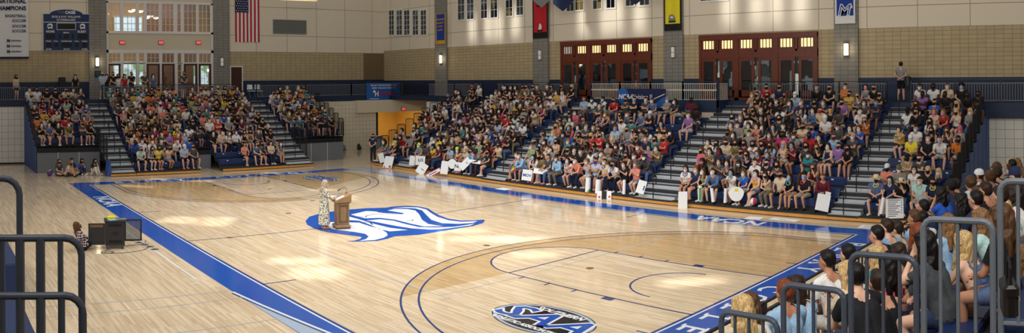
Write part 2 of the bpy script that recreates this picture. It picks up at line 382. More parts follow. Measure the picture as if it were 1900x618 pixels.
# conference ovals
def oval(cx, cy, rz):
    def el(a, b, n=48): return [(cx+a*math.cos(2*PI*i/n)*math.cos(rz)-b*math.sin(2*PI*i/n)*math.sin(rz), cy+a*math.cos(2*PI*i/n)*math.sin(rz)+b*math.sin(2*PI*i/n)*math.cos(rz)) for i in range(n)]
    flat('floor_oval_marking', [el(1.34, .84)], 'paint_black', .004)
    flat('floor_oval_strip', [el(1.31, .81)], 'paint_grey', .0044)
    flat('floor_oval_surface', [el(1.22, .74)], 'paint_black', .0048)
    def T(s, size, dx, dy, m, bold, z, sx=1, shear=.25): ftext(s, size, cx+dx*math.cos(rz)-dy*math.sin(rz), cy+dx*math.sin(rz)+dy*math.cos(rz), rz, m, bold, sx, z, shear)
    T('SAA', 1.12, 0, -.02, 'paint_white', .07, .0056, 1.26); T('SAA', 1.12, 0, -.02, 'paint_blue', .02, .0062, 1.26)
    T('SOUTHERN', .25, .02, .52, 'paint_white', .012, .0066, 1.05); T('ATHLETIC ASSOCIATION', .19, .02, -.56, 'paint_white', .012, .0066, .95)
oval(3.6, 2.36, -PI/2); oval(W-3.6, L-2.36, PI/2)
# centre-court emblem (flowing blue and white crest)
def crest(pts): return [tuple(onz(560+x*.22656, 330+y*.22656)[:2]) for x, y in pts]
blue = [(30, 355), (60, 320), (140, 295), (250, 276), (360, 262), (520, 250), (690, 245), (740, 236), (850, 230), (950, 234), (1030, 250), (1075, 278), (1120, 305), (1200, 335), (1300, 350), (1400, 350), (1490, 343), (1498, 355), (1480, 372), (1400, 395), (1250, 420), (1130, 440), (950, 468), (760, 480), (700, 500), (620, 517), (480, 523), (355, 522), (430, 515), (480, 500), (490, 485), (440, 477), (300, 460), (180, 440), (100, 415), (45, 385)]
whites = [
 [(720, 252), (850, 240), (950, 243), (1020, 260), (1060, 290), (1110, 320), (1200, 348), (1300, 361), (1440, 356), (1400, 371), (1280, 378), (1150, 373), (1060, 345), (1020, 305), (985, 268), (930, 252), (850, 247)],
 [(400, 302), (530, 272), (600, 276), (690, 290), (830, 297), (835, 290), (700, 268), (760, 256), (860, 256), (930, 268), (962, 300), (985, 345), (1035, 378), (1150, 398), (1000, 399), (890, 376), (760, 343), (640, 329), (520, 333), (440, 313)],
 [(530, 350), (640, 340), (750, 352), (860, 382), (960, 404), (1100, 408), (1250, 402), (1420, 376), (1380, 391), (1200, 415), (1060, 425), (900, 415), (760, 393), (620, 366)],
 [(360, 312), (450, 335), (600, 380), (720, 410), (870, 428), (720, 440), (640, 422), (560, 386), (470, 352), (360, 345)],
 [(160, 372), (260, 362), (470, 368), (560, 398), (640, 418), (695, 450), (703, 472), (670, 492), (600, 510), (470, 518), (525, 503), (548, 482), (520, 460), (440, 446), (420, 443), (270, 425), (190, 405)]]
tess('floor_crest_marking', [crest(blue)], 'paint_blue', .004)['kind'] = 'structure'
tess('floor_crest_surface', [crest(w_) for w_ in whites], 'paint_white', .0046)['kind'] = 'structure'
def stroke(pts, w): return band(crest(pts), w)
flat('floor_crest_line', stroke([(470, 318), (520, 325), (530, 312), (600, 297), (820, 297)], .05)+stroke([(400, 362), (560, 368), (580, 385)], .06)+stroke([(860, 355), (905, 352), (910, 344)], .05)+stroke([(590, 268), (640, 285), (700, 290)], .05), 'paint_navy', .0052)
# ================================================================== SETTING: walls
ZC = 3.95            # concourse level
FY, FYU = 39.35, 42.3  # far: lower wall, upper wall
RX, RXU = 24.75, 26.3
HT = 14.0
def wallbox(name, x0, x1, y0, y1, z0, z1, m): return st(MB().box(x0, x1, y0, y1, z0, z1, m).obj(name))
# far end, lower
wallbox('wall_far_lower', -16, 21.9, FY, FY+.2, 0, 3.62, 'whitetile')
wallbox('wall_far_lower_pier', 21.9, 23.6, FY, FY+.2, 0, 2.75, 'creamw')
wallbox('wall_far_lower_tile', 17.6, 21.9, FY-.012, FY, 0, 3.62, 'creamw')
wallbox('wall_far_lower_lintel', 21.7, 28, FY-.5, FY+.2, 2.72, 3.62, 'plaster')
wallbox('wall_far_hall', 21.9, 29, 44.2, 44.4, 0, 3.62, 'yellow')
wallbox('wall_far_hall_side', 28.8, 29, 34, 44.2, 0, 3.62, 'yellow')
wallbox('trim_hall_jamb', 23.6, 23.75, FY-.05, FY+.4, 0, 2.72, 'black')
wallbox('slab_far_concourse', -16, 28, FY, FYU+6.2, 3.62, ZC-.01, 'navy')
wallbox('trim_far_fascia', -16, 26.3, FY-.06, FY, 3.6, ZC+.02, 'navy')
wallbox('slab_right_concourse', RX, 28.9, -12, 34.6, 3.62, ZC-.01, 'navy')
wallbox('trim_right_fascia', RX-.06, RX, -12, 34.6, 3.58, ZC+.02, 'navy')
wallbox('slab_corner_concourse', RX, 28.9, 34.6, FY, 3.62, ZC-.01, 'navy')
wallbox('wall_right_lower', RX, RX+.2, -12, 34.6, 0, 3.6, 'whitetile')
wallbox('baseboard_far', -16, 17, FY-.03, FY, 0, .1, 'black')
# far end, upper: bands with the glazed bay left open between the two grey piers
BX0, BX1 = 4.07, 11.85
for nm, x0, x1 in (('left', -16, 2.9), ('right', 13.05, 28)):
    wallbox('wall_far_%s_wainscot' % nm, x0, x1, FYU-.03, FYU+.2, ZC, 5.13, 'navy')
    wallbox('wall_far_%s_block' % nm, x0, x1, FYU, FYU+.2, 5.13, 7.22, 'tan')
    wallbox('wall_far_%s_panel' % nm, x0, x1, FYU-.02, FYU+.2, 7.22, HT, 'cream')
wallbox('pillar_far_left', 2.87, BX0, FYU-.18, FYU+.2, ZC, HT, 'pillar')
wallbox('pillar_far_right', BX1, 13.07, FYU-.18, FYU+.2, ZC, HT, 'pillar')
wallbox('wall_far_bay_band', BX0, BX1, FYU, FYU+.2, 7.24, 8.45, 'plaster')
wallbox('wall_far_bay_head', BX0, BX1, FYU, FYU+.2, 10.62, HT, 'plaster')
# dark recess panel by the corner
wallbox('door_1', 24.4, 26.27, FYU-.05, FYU-.01, 5.13, 7.2, 'brown')
# right side, upper
PIL = [(34.09, 35.41), (24.05, 25.37), (14.1, 15.35), (4.14, 5.36)]
cur = FYU+.2; k = 1
ys = sorted([y for p in PIL for y in p])+[FYU+.2]; prev = -12; segs = []
for p in sorted(PIL): segs.append((prev, p[0])); prev = p[1]
segs.append((prev, FYU+.2))
for i, (y0, y1) in enumerate(segs):
    wallbox('wall_right_%d_wainscot' % (i+1), RXU-.03, RXU+.2, y0, y1, ZC, 5.06, 'navy')
    wallbox('wall_right_%d_block' % (i+1), RXU, RXU+.2, y0, y1, 5.06, 7.40, 'tan')
    wallbox('wall_right_%d_panel' % (i+1), RXU-.02, RXU+.2, y0, y1, 7.40, HT, 'cream')
for i, (y0, y1) in enumerate(sorted(PIL)): wallbox('pillar_right_%d' % (i+1), RXU-.16, RXU+.2, y0, y1, ZC, HT, 'pillar')
# near and left walls stand outside the frame but close the room for the floor's reflections
wallbox('wall_left', -16.2, -16, -12, 48, 0, HT, 'cream')
wallbox('wall_near', -16, 29, -12.2, -12, 0, HT, 'cream')
# ---- glazed bay (far): frames local x along wall, y depth, z up
def muntins(b, x0, x1, z0, z1, nx, nz, m='white', t=.025, y=-.02):
    for i in range(1, nx): x = x0+(x1-x0)*i/nx; b.box(x-t/2, x+t/2, y-.02, y+.02, z0, z1, m)
    for i in range(1, nz): z = z0+(z1-z0)*i/nz; b.box(x0, x1, y-.02, y+.02, z-t/2, z+t/2, m)
def frame(b, x0, x1, z0, z1, t, m, y0=-.06, y1=.06):
    b.box(x0, x1, y0, y1, z0, z0+t, m); b.box(x0, x1, y0, y1, z1-t, z1, m); b.box(x0, x0+t, y0, y1, z0+t, z1-t, m); b.box(x1-t, x1, y0, y1, z0+t, z1-t, m)
def ux(px): return float(ony(180+px*.3236, 60, FYU)[0])
ucols = [(62, 132, 3), (150, 222, 3), (240, 268, 1), (285, 355, 3), (372, 440, 3), (460, 482, 1), (498, 570, 3), (583, 650, 3)]
nwin = 1
MB().box(BX0, BX1, -.08, -.02, 8.42, 8.56, 'white').box(BX0, BX1, -.08, -.02, 10.5, 10.66, 'white').box(BX0, BX0+.16, -.08, -.02, ZC, 10.6, 'white').box(BX1-.16, BX1, -.08, -.02, ZC, 10.6, 'white').box(BX0, BX1, -.08, -.02, 7.1, 7.3, 'white').obj('trim_1', loc=(0, FYU, 0))['kind'] = 'structure'
for i, (a, c, nx) in enumerate(ucols):
    x0, x1 = ux(a), ux(c)
    e = bpy.data.objects.new('window_%d' % nwin, None); C.objects.link(e); e.location = (0, FYU, 0); st(e); nwin += 1
    b = MB(); frame(b, x0-.09, x1+.09, 8.5, 10.6, .09, 'white'); muntins(b, x0, x1, 8.6, 10.5, nx, 4); b.obj('window_frame', e)
    MB().box(x0, x1, .0, .01, 8.6, 10.5, 'glass').obj('pane', e)
    # lower light or transom
    e = bpy.data.objects.new('window_%d' % nwin, None); C.objects.link(e); e.location = (0, FYU, 0); st(e); nwin += 1
    b = MB(); frame(b, x0-.09, x1+.09, 6.35, 7.15, .09, 'white'); muntins(b, x0, x1, 6.45, 7.05, nx, 1 if i > 3 else 2); b.obj('window_frame', e)
    MB().box(x0, x1, .0, .01, 6.44, 7.06, 'glass').obj('pane', e)
isdoor = {0, 3, 4, 6, 7}; nd = 2
for i, (a, c, nx) in enumerate(ucols):
    x0, x1 = ux(a), ux(c)
    if i in isdoor:
        e = bpy.data.objects.new('door_%d' % nd, None); C.objects.link(e); e.location = (0, FYU, 0); st(e); nd += 1
        b = MB(); frame(b, x0-.02, x1+.02, ZC, 6.36, .13, 'ddoor', -.04, .04); b.box(x0, x1, -.04, .04, ZC, ZC+.35, 'ddoor'); b.obj('door_frame', e)
        MB().box(x0+.1, x1-.1, 0, .01, ZC+.3, 6.25, 'glass').obj('pane', e)
        MB().tube([(x1-.2, -.05, ZC+1.0), (x1-.2, -.1, ZC+1.02), (x1-.2, -.1, ZC+1.3), (x1-.2, -.05, ZC+1.32)], .012, 'steel').obj('handle', e)
    else:
        e = bpy.data.objects.new('window_%d' % nwin, None); C.objects.link(e); e.location = (0, FYU, 0); st(e); nwin += 1
        b = MB(); frame(b, x0-.09, x1+.09, ZC, 6.4, .09, 'white'); muntins(b, x0, x1, ZC+.1, 6.3, nx, 5); b.obj('window_frame', e)
        MB().box(x0, x1, 0, .01, ZC+.08, 6.32, 'glass').obj('pane', e)
# mullion posts between the lights
b = MB()
for i in range(len(ucols)-1):
    x0, x1 = ux(ucols[i][1]), ux(ucols[i+1][0])
    for z0, z1 in ((ZC, 7.2), (8.5, 10.6)): b.box(x0+.05, x1-.05, -.07, .05, z0, z1, 'white')
o = b.obj('trim_2', loc=(0, FYU, 0)); st(o)
# lobby seen through the bay: back wall, brick, bright outside windows, chandeliers
M['lobby'] = mat('lobby_wall', rgb(190, 150, 100), .7, noise=.05, scale=1)
M['brick'] = gridmat('lobby_brick', rgb(140, 84, 60), rgb(120, 70, 50), rgb(150, 130, 110), .3, .1, .012, offs=.5)
M['sky'] = emitmat('daylight_pane', rgb(196, 214, 226), 1.0)
M['garden'] = interior('daylight_garden', rgb(120, 160, 110), rgb(220, 232, 236), 2.5, .35, .9)
wallbox('wall_lobby_back', 2, 14, 48, 48.2, ZC, HT, 'lobby')
wallbox('wall_lobby_left', 1.8, 2, FYU+.2, 48.2, ZC, HT, 'lobby'); wallbox('wall_lobby_right', 14, 14.2, FYU+.2, 48.2, ZC, HT, 'brick')
wallbox('wall_lobby_brick', 8.6, 12.2, 47.6, 47.98, ZC, HT, 'brick')
wallbox('ceiling_lobby', 1.8, 14.2, FYU+.2, 48.2, 12, 12.2, 'lobby')
for x0, x1, z0, z1, m in ((3.2, 5.2, 8.6, 9.9, 'sky'), (6.1, 8.2, 8.7, 10, 'sky'), (3.1, 5.0, ZC+.9, 6.3, 'garden'), (6.0, 8.3, ZC+.9, 6.6, 'garden'), (12.4, 13.6, ZC+.9, 6.3, 'garden')):
    e = bpy.data.objects.new('window_%d' % nwin, None); C.objects.link(e); e.location = (0, 47.9, 0); st(e); nwin += 1
    b = MB(); frame(b, x0-.08, x1+.08, z0-.08, z1+.08, .08, 'white', -.04, .02); muntins(b, x0, x1, z0, z1, 4, 3, y=-.02); b.obj('window_frame', e)
    MB().box(x0, x1, .0, .01, z0, z1, m).obj('pane', e)
for x, y, z in ((4.6, 44.5, 9.9), (7.0, 45.2, 10.2), (8.0, 44.6, 9.7)):
    t = thing('chandelier', {4.6: 'single bowl pendant lamp behind the first upper window of the glazed bay', 7.0: 'highest bowl pendant lamp behind the middle upper windows of the bay', 8.0: 'lower bowl pendant lamp beside the highest one behind the bay windows'}[x], 'lamp', (x, y, z), group='bowl pendants in the lobby')
    for q in ((0, 0, 0),) if x == 4.6 else ((-.35, 0, 0), (.35, 0, 0), (0, .3, .12)):
        MB().lathe([(.05, -.08), (.16, -.05), (.22, .03), (.23, .06)], q, 'lamp', 16).obj('bowl', t)
    MB().tube([(0, 0, .06), (0, 0, 12-z)], .012, 'ink').tube([(-.35, 0, .08), (.35, 0, .08)], .012, 'ink').obj('stem', t)
# exit signs
def exit_sign(loc, rz, label):
    t = thing('exit_sign', label, 'sign', loc, rz)
    MB().bev(-.2, .2, -.06, 0, -.13, .13, 'ink', .015).obj('housing', t)
    MB().box(-.17, .17, -.066, -.058, -.1, .1, 'exit').obj('face', t)
    text('EXIT', .17, 'fwhite', t, (0, -.069, 0), (PI/2, 0, 0), bold=.004)
for px, lb in ((144, 'red exit sign on the cream band, nearest the scoreboard'), (366, 'middle red exit sign on the cream band over the doors'), (580, 'red exit sign on the cream band, nearest the flag')):
    p = ony(180+px*.3236, 79, FYU); exit_sign((p[0], FYU-.003, p[2]), 0, lb)
p = ony(748, 202, FY-.5); exit_sign((p[0], FY-.503, p[2]), 0, 'red exit sign on the cream beam over the corner hallway')
# brown single door on the far concourse
e = bpy.data.objects.new('door_%d' % nd, None); C.objects.link(e); e.location = (13.62, FYU-.04, ZC); st(e); nd += 1
MB().box(-.42, .42, -.03, .01, 0, 2.15, 'ddoor').obj('leaf', e)
b = MB(); frame(b, -.5, .5, -.05, 2.24, .08, 'white', -.05, .02); b.obj('door_frame', e); MB().ell((.33, -.06, 1.0), (.03, .03, .03), 'steel').obj('handle', e)
# wall vent
p0, p1 = ony(506, 36, FYU), ony(568, 64, FYU)
t = thing('wall_vent', 'louvred grey vent high on the cream wall beside the flag', 'vent', ((p0[0]+p1[0])/2, FYU-.02, (p0[2]+p1[2])/2))
w2, h2 = (p1[0]-p0[0])/2, abs(p0[2]-p1[2])/2
b = MB(); frame(b, -w2, w2, -h2, h2, .06, 'fgrey', -.05, .0); b.obj('frame', t)
b = MB()
for i in range(11):
    z = -h2+.08+i*(2*h2-.14)/10
    b.quad((-w2+.05, -.045, z-.03), (w2-.05, -.045, z-.03), (w2-.05, -.01, z+.05), (-w2+.05, -.01, z+.05), 'fgrey')
b.obj('slat', t); MB().box(-w2+.03, w2-.03, -.008, -.002, -h2+.03, h2-.03, 'ink').obj('backing', t)
# sconces
def sconce(loc, rz, on, label):
    t = thing('wall_sconce', label, 'lamp', loc, rz)
    MB().box(-.12, .12, -.12, 0, -.31, -.28, 'ink').box(-.12, .12, -.12, 0, .28, .31, 'ink').box(-.12, -.105, -.12, -.1, -.28, .28, 'ink').box(.105, .12, -.12, -.1, -.28, .28, 'ink').box(-.12, .12, -.125, -.115, -.02, .0, 'ink').box(-.12, .12, -.02, 0, -.31, .31, 'ink').obj('bracket', t)
    MB().box(-.10, .10, -.11, -.02, -.28, .28, 'lamp' if on else 'lampoff').obj('shade', t)
    if on:
        l = bpy.data.lights.new('sconce_glow', 'POINT'); l.energy = 10; l.color = (1, .8, .5); l.shadow_soft_size = .1
        o = bpy.data.objects.new('sconce_glow', l); C.objects.link(o); o.parent = t; o.location = (0, -.3, 0)
for u, v, on, lb in ((180, 115, 1, 'lit wall sconce on the grey pier beside the scoreboard'), (411, 115, 0, 'unlit wall sconce on the grey pier beside the flag')):
    p = ony(u, v, FYU-.18); sconce(tuple(p), 0, on, lb)
for u, v, on, lb in ((819, 110, 1, 'lit wall sconce on the pillar with the gold-edged blue banner'), (1003, 102, 0, 'unlit wall sconce on the pillar with the red banner'), (1250, 97, 0, 'unlit wall sconce on the pillar with the yellow banner'), (1571, 92, 1, 'lit wall sconce on the pillar with the blue M banner')):
    p = onx(u, v, RXU-.16); sconce(tuple(p), -PI/2, on, lb)
# upper windows on the right wall (local x runs away from the far corner: -Y)
def rwin(y0, y1, z0, z1, nx, nz, m):
    global nwin
    e = bpy.data.objects.new('window_%d' % nwin, None); C.objects.link(e); e.location = (RXU-.02, (y0+y1)/2, 0); e.rotation_euler.z = -PI/2; st(e); nwin += 1
    h = abs(y1-y0)/2; b = MB(); frame(b, -h-.09, h+.09, z0-.09, z1+.09, .09, 'white', -.06, 0); muntins(b, -h, h, z0, z1, nx, nz, y=-.03); b.obj('window_frame', e)
    MB().box(-h, h, -.012, -.002, z0, z1, m).obj('backing', e); MB().box(-h, h, -.03, -.026, z0, z1, 'dglass').obj('pane', e)
def yy(u): return float(onx(u, 30, RXU)[1])
for a, c in ((723, 732), (737, 747), (751, 761), (767, 777), (782, 792)):
    rwin(yy(a), yy(c), float(onx(a, 65, RXU)[2]), float(onx(a, 20, RXU)[2]), 2, 5, 'darkin')
for a, c, vb_, m in ((851, 863, 37, 'darkin'), (868, 880, 36, 'darkin'), (894, 905, 34, 'darkin'), (912, 924, 33, 'warmin'), (940, 952, 30, 'warmin'), (960, 972, 28, 'warmin'), (1053, 1066, 21, 'warmin'), (1069, 1084, 19, 'warmin'), (1102, 1117, 17, 'warmin'), (1127, 1142, 15, 'darkin'), (1163, 1178, 11, 'warmin'), (1189, 1206, 10, 'darkin'), (1301, 1324, 2, 'darkin'), (1330, 1350, 0, 'darkin')):
    z0 = float(onx(a, vb_, RXU)[2]); rwin(yy(a), yy(c), z0, z0+1.55, 2, 3, m)
# mahogany door walls on the right concourse
def doorwall(u0, u1, vt, sign):
    global nd
    y0, y1 = yy(u0), yy(u1); zt = 7.27; n = 6
    e = bpy.data.objects.new('door_%d' % nd, None); C.objects.link(e); e.location = (RXU-.03, y0, 0); e.rotation_euler.z = -PI/2; st(e); nd += 1
    w = y0-y1
    b = MB(); frame(b, 0, w, ZC, zt, .14, 'mahog', -.12, .02); b.box(0, w, -.1, .02, 6.1, 6.5, 'mahog'); b.box(0, w, -.14, .02, zt-.2, zt+.06, 'mahog')
    for i in (2, 4): b.box(w*i/n-.12, w*i/n+.12, -.12, .02, ZC, zt, 'mahog')
    for i in (1, 3, 5): b.box(w*i/n-.06, w*i/n+.06, -.1, .02, 6.4, zt, 'mahog')
    b.obj('door_frame', e)
    for i in range(n):
        x0, x1 = w*i/n+.1, w*(i+1)/n-.1
        b = MB(); frame(b, x0, x1, ZC+.02, 6.12, .17, 'mahog', -.07, -.01); b.box(x0, x1, -.07, -.01, ZC+.02, ZC+.5, 'mahog'); lf = b.obj('leaf', e)
        MB().box(x0+.15, x1-.15, -.03, -.025, ZC+.4, 6.0, 'dglass').obj('pane', lf)
        for z in (ZC+.6, 5.85): MB().box(x0-.02 if i % 2 else x1-.03, x0+.03 if i % 2 else x1+.02, -.09, -.07, z-.06, z+.06, 'steel').obj('hinge', lf)
        MB().box(x0+.08, x1-.08, -.02, -.012, 6.5, 7.1, 'glow' if not (sign == 0 and i == 0) else 'lampoff').obj('transom_pane', e)
        b = MB()
        for q in range(1, 4): xx = x0+.08+(x1-x0-.16)*q/4; b.box(xx-.018, xx+.018, -.06, -.02, 6.5, 7.1, 'mahog')
        frame(b, x0, x1, 6.46, 7.16, .14, 'mahog', -.08, -.01); b.obj('transom_frame', e)
    MB().box(.05, w-.05, -.009, .0, ZC, 6.4, 'darkin' if sign == 0 else 'warmin2').obj('backing', e)
M['warmin2'] = interior('lobby_view', rgb(20, 24, 28), rgb(170, 180, 170), 1.6, .62, .55)
doorwall(1042, 1210, 75, 0); doorwall(1299, 1518, 65, 1)
# ================================================================== BLEACHERS
DEP, RISE, Z0 = .632, .322, .2
def dz(i): return Z0+RISE*i
FAR = (Vector((0, 31.6, 0)), 0); RIGHT = (Vector((17.3, 0, 0)), -PI/2); NEAR = (Vector((0, -2.5, 0)), PI)
def bank_world(bank, x, y, z):
    o, rz = bank; c, s = math.cos(rz), math.sin(rz)
    return Vector((o.x+x*c-y*s, o.y+x*s+y*c, z))
def section(bank, x0, x1, i0, i1, label, group, seats=None, front=None, top_back=True):
    o, rz = bank
    t = thing('bleacher_section', label, 'bleachers', tuple(o), rz, group)
    for i in range(i0, i1+2):
        b = MB(); y0, y1 = DEP*i, DEP*(i+1)
        b.box(x0, x1, y0, y1+((.5 if i1 == 10 else 0) if i == i1+1 else 0), dz(i)-.05, dz(i), 'deck')
        if i > i0: b.box(x0, x1, y0, y0+.02, dz(i-1), dz(i)-.05, 'riser')
        b.obj('tier', t)
    for i in range(i0, i1+1):
        if seats and i not in seats: continue
        y = DEP*(i+1); b = MB()
        b.bev(x0+.03, x1-.03, y-.05, y+.3, dz(i)+.14, dz(i)+.43, 'seat', .025)
        n = max(1, int((x1-x0)/.98))
        for k in range(n):
            xc = x0+(k+.5)*(x1-x0)/n
            b.box(xc-.05, xc+.05, y-.056, y-.05, dz(i)+.33, dz(i)+.375, 'seatw')
            if k: xe = x0+k*(x1-x0)/n; b.box(xe-.008, xe+.008, y-.054, y+.304, dz(i)+.13, dz(i)+.434, 'deck')
        b.obj('seat_bench', t)
    if i0 == 0:
        MB().box(x0, x1, .0, .03, .03, .165, 'wood').obj('kick_board', t)
        MB().box(x0, x1, -.03, .04, .165, .2, 'riser').obj('nosing', t)
    else:
        y = DEP*i0; z = dz(i0)
        b = MB(); b.box(x0, x1, y+.02, y+.05, 0, z-.3, 'panel'); b.obj('front_panel', t)
        n = max(1, round((x1-x0)/1.25))
        for k in range(1, n): xx = x0+(x1-x0)*k/n; MB().box(xx-.012, xx+.012, y+.012, y+.022, .02, z-.3, 'seatw').obj('panel_joint', t)
        b = MB(); b.box(x0, x1, y, y+.03, z-.06, z, 'rail'); b.box(x0, x1, y, y+.03, z-.34, z-.3, 'rail')
        k = int((x1-x0)/.11)
        for q in range(k+1): xx = x0+(x1-x0)*q/k; b.box(xx-.012, xx+.012, y, y+.02, z-.3, z-.05, 'rail')
        b.box(x0, x1, y+.06, y+.07, z-.32, z, 'riser'); b.obj('skirt_slat', t)
        MB().box(x1-.02, x1, y+.05, DEP*(i1+2), 0, z-.05, 'panel').obj('end_panel', t); MB().box(x0, x0+.02, y+.05, DEP*(i1+2), 0, z-.05, 'panel').obj('end_panel', t)
    return t
def aisle(bank, x0, x1, i1, label, rails=True, off=0, i0=0, side=.5):
    o, rz = bank
    t = thing('aisle_stairs', label, 'stairs', tuple(o), rz)
    for i in range(i0, i1+2):
        y0, y1 = DEP*i, DEP*(i+1); b = MB()
        b.box(x0, x1, y0, y1, dz(i)-.04, dz(i), 'tread')
        b.box(x0, x1, y0-.005, y0+.02, dz(i)-.07, dz(i)-.005, 'deck')
        if i > i0: b.box(x0, x1, y0+.01, y0+.02, dz(i)-RISE/2, dz(i)-.07, 'tread')
        b.obj('tread', t)
        if i <= i1:
            MB().box(x0+.03, x1-.03, y1-.3, y1, dz(i), dz(i)+RISE/2, 'tread').box(x0+.03, x1-.03, y1-.306, y1-.29, dz(i)+RISE/2-.06, dz(i)+RISE/2-.004, 'deck').box(x0, x1, y1-.004, y1+.01, dz(i)+RISE/2, dz(i)+RISE-.07, 'riser').obj('half_step', t)
    if i0 == 0:
        MB().box(x0, x1, .0, .03, .03, .165, 'wood').obj('kick_board', t)
        MB().box(x0, x1, -.03, .04, .165, .2, 'riser').obj('nosing', t)
    if rails:
        xm = x0+(x1-x0)*side
        for i in range(i0+off, i1+1, 2):
            y = DEP*i+.12; z = dz(i); h = .95
            pts = [(xm, y, z), (xm, y, z+h-.12)]+[(xm, y+.0+.11*(1-math.cos(a)), z+h-.12+.11*math.sin(a)) for a in (.5, 1.05, 1.57, 2.1, 2.6, PI)]+[(xm, y+.22, z+h-.3), (xm, y+.2, z+h-.36), (xm, y+.02, z+h-.4)]
            MB().tube(pts, .022, 'rail', 8).obj('handrail', t)
    return t
def guard(bank, x, i, label, group, h=1.2, mt='rail', r=.022, nb=5, cat='guard rail'):
    """stepped end rail: one inverted U with balusters per tier"""
    o, rz = bank; y0, y1 = DEP*i+.03, DEP*(i+1)-.03; z = dz(i); p = bank_world(bank, x, (y0+y1)/2, z)
    t = thing('guard_rail', label, cat, tuple(p), rz, group)
    d = (y1-y0)/2; c = min(.09, d*.4)
    pts = [(0, -d, 0), (0, -d, h-c)]+[(0, -d+c-c*math.cos(a), h-c+c*math.sin(a)) for a in (.4, .8, 1.2, PI/2)]+[(0, d-c+c*math.sin(a), h-c+c*math.cos(a)) for a in (0, .4, .8, 1.2)]+[(0, d, h-c), (0, d, 0)]
    MB().tube(pts, r, mt, 8).obj('frame', t)
    MB().tube([(0, -d, .1), (0, d, .1)], r*.7, mt, 6).obj('bottom_rail', t)
    for k in range(1, nb):
        y = -d+2*d*k/nb; MB().tube([(0, y, .1), (0, y, h-.01)], r*.6, mt, 6).obj('baluster', t)
    return t
def railing(p0, p1, z, h, label, mt='lrail', post='rail', sp=.115, posts=2, mid=None, r=.02, name='railing', br=.011, group=None, hang=0):
    p0, p1 = Vector(p0), Vector(p1); Lr = (p1-p0).length; a = math.atan2(p1.y-p0.y, p1.x-p0.x)
    t = thing(name, label, 'railing', (p0.x, p0.y, z), a, group)
    MB().tube([(0, 0, h), (Lr, 0, h)], r, post, 8).obj('top_rail', t)
    b = MB(); b.box(0, Lr, -.02, .02, h-.12, h-.09, mt); b.box(0, Lr, -.02, .02, .08, .11, mt)
    if mid: b.box(0, Lr, -.025, .025, mid-.035, mid+.035, mt)
    n = max(2, int(Lr/sp))
    for k in range(1, n): x = Lr*k/n; b.box(x-br, x+br, -br, br, .1, h-.1, mt)
    b.obj('baluster_panel', t)
    for k in range(posts): x = Lr*k/(posts-1); MB().box(x-.03, x+.03, -.03, .03, 0, h+.02, post).obj('post', t)
    return t
# ---- far end
ORD = ['first', 'second', 'third', 'fourth', 'fifth', 'sixth', 'seventh', 'eighth', 'ninth', 'tenth', 'eleventh', 'twelfth', 'thirteenth', 'fourteenth', 'fifteenth']
section(FAR, -1.9, 1.72, 4, 10, 'raised far-end bleacher section with grey front panel below the scoreboard', 'bleachers at the far end')
section(FAR, 3.2, 6.9, 0, 10, 'full-height far-end bleacher section below the glazed doors, beside the left stairs', 'bleachers at the far end')
section(FAR, 6.9, 8.25, 3, 10, 'short far-end bleacher section with a grey front panel between two low benches', 'bleachers at the far end')
section(FAR, 8.25, 12.35, 0, 10, 'full-height far-end bleacher section below the flag, with half-empty front benches', 'bleachers at the far end')
section(FAR, 14.1, 17.65, 4, 10, 'raised far-end bleacher section with grey front panel nearest the corner hallway', 'bleachers at the far end')
aisle(FAR, 1.75, 3.17, 10, 'grey stairs at the far end between the scoreboard section and the crowd below the doors', off=1)
aisle(FAR, 12.38, 14.07, 10, 'grey stairs at the far end beside the raised corner section', off=1)
for i in range(4, 10):
    guard(FAR, 17.68, i, '%s stepped guard rail up the corner-side end of the far bleachers' % ORD[i-4], 'stepped rails at the far corner end', h=1.15, nb=6)
    guard(FAR, -1.93, i, '%s stepped guard rail up the end of the section below the scoreboard' % ORD[i-4], 'stepped rails below the scoreboard', h=.95, nb=6)
railing((14.1, 31.6+DEP*4), (17.65, 31.6+DEP*4), dz(4), .95, 'black front guard rail on the raised corner section at the far end', 'rail', 'rail', .13, 4)
railing((6.95, 31.6+DEP*3), (8.2, 31.6+DEP*3), dz(3), .85, 'black front guard rail above the short grey panel at the far end', 'rail', 'rail', .13, 2)
railing((13.98, 31.6+DEP*3.9), (13.98, 31.6+DEP*1.2), dz(1), 1.7, 'black sloping stair rail beside the raised corner section', 'rail', 'rail', .16, 3)
railing((1.74, 31.6+DEP*4), (1.74, 31.6+DEP*5.6), dz(4), 1.0, 'upper black stair guard beside the grey panel below the scoreboard', 'rail', 'rail', .13, 3)
railing((1.74, 31.6+DEP*1.3), (1.74, 31.6+DEP*3.9), 0.6, 1.5, 'lower black stair guard beside the grey panel below the scoreboard', 'rail', 'rail', .16, 3)
# blue vinyl skirts on exposed bleacher ends
def skirt(bank, x, i0, i1, label):
    o, rz = bank; t = thing('vinyl_skirt', label, 'skirt', tuple(o), rz)
    pts = [(DEP*i0, 0)]
    for i in range(i0, i1+2): pts += [(DEP*i, dz(i)), (DEP*(i+1), dz(i))]
    pts += [(DEP*(i1+2), 0)]
    b = MB(); n = len(pts); b.add([(x-.015, y, z) for y, z in pts]+[(x+.015, y, z) for y, z in pts], [tuple(range(n)), tuple(range(2*n-1, n-1, -1))]+[(i, n+i, n+(i+1) % n, (i+1) % n) for i in range(n)], 'skirt'); b.obj('sheet', t)
    for k in range(1, 10): y = DEP*(i0+(i1+2-i0)*k/10); MB().box(x-.03, x+.03, y-.012, y+.012, .02, dz(i0+(i1+2-i0)*k/10)-.35, 'skirt').obj('fold', t)
skirt(FAR, -1.95, 4, 10, 'blue vinyl skirt closing the end of the bleachers below the scoreboard')
skirt(RIGHT, 2.44, 0, 10, 'blue vinyl skirt closing the end of the long side bleachers')
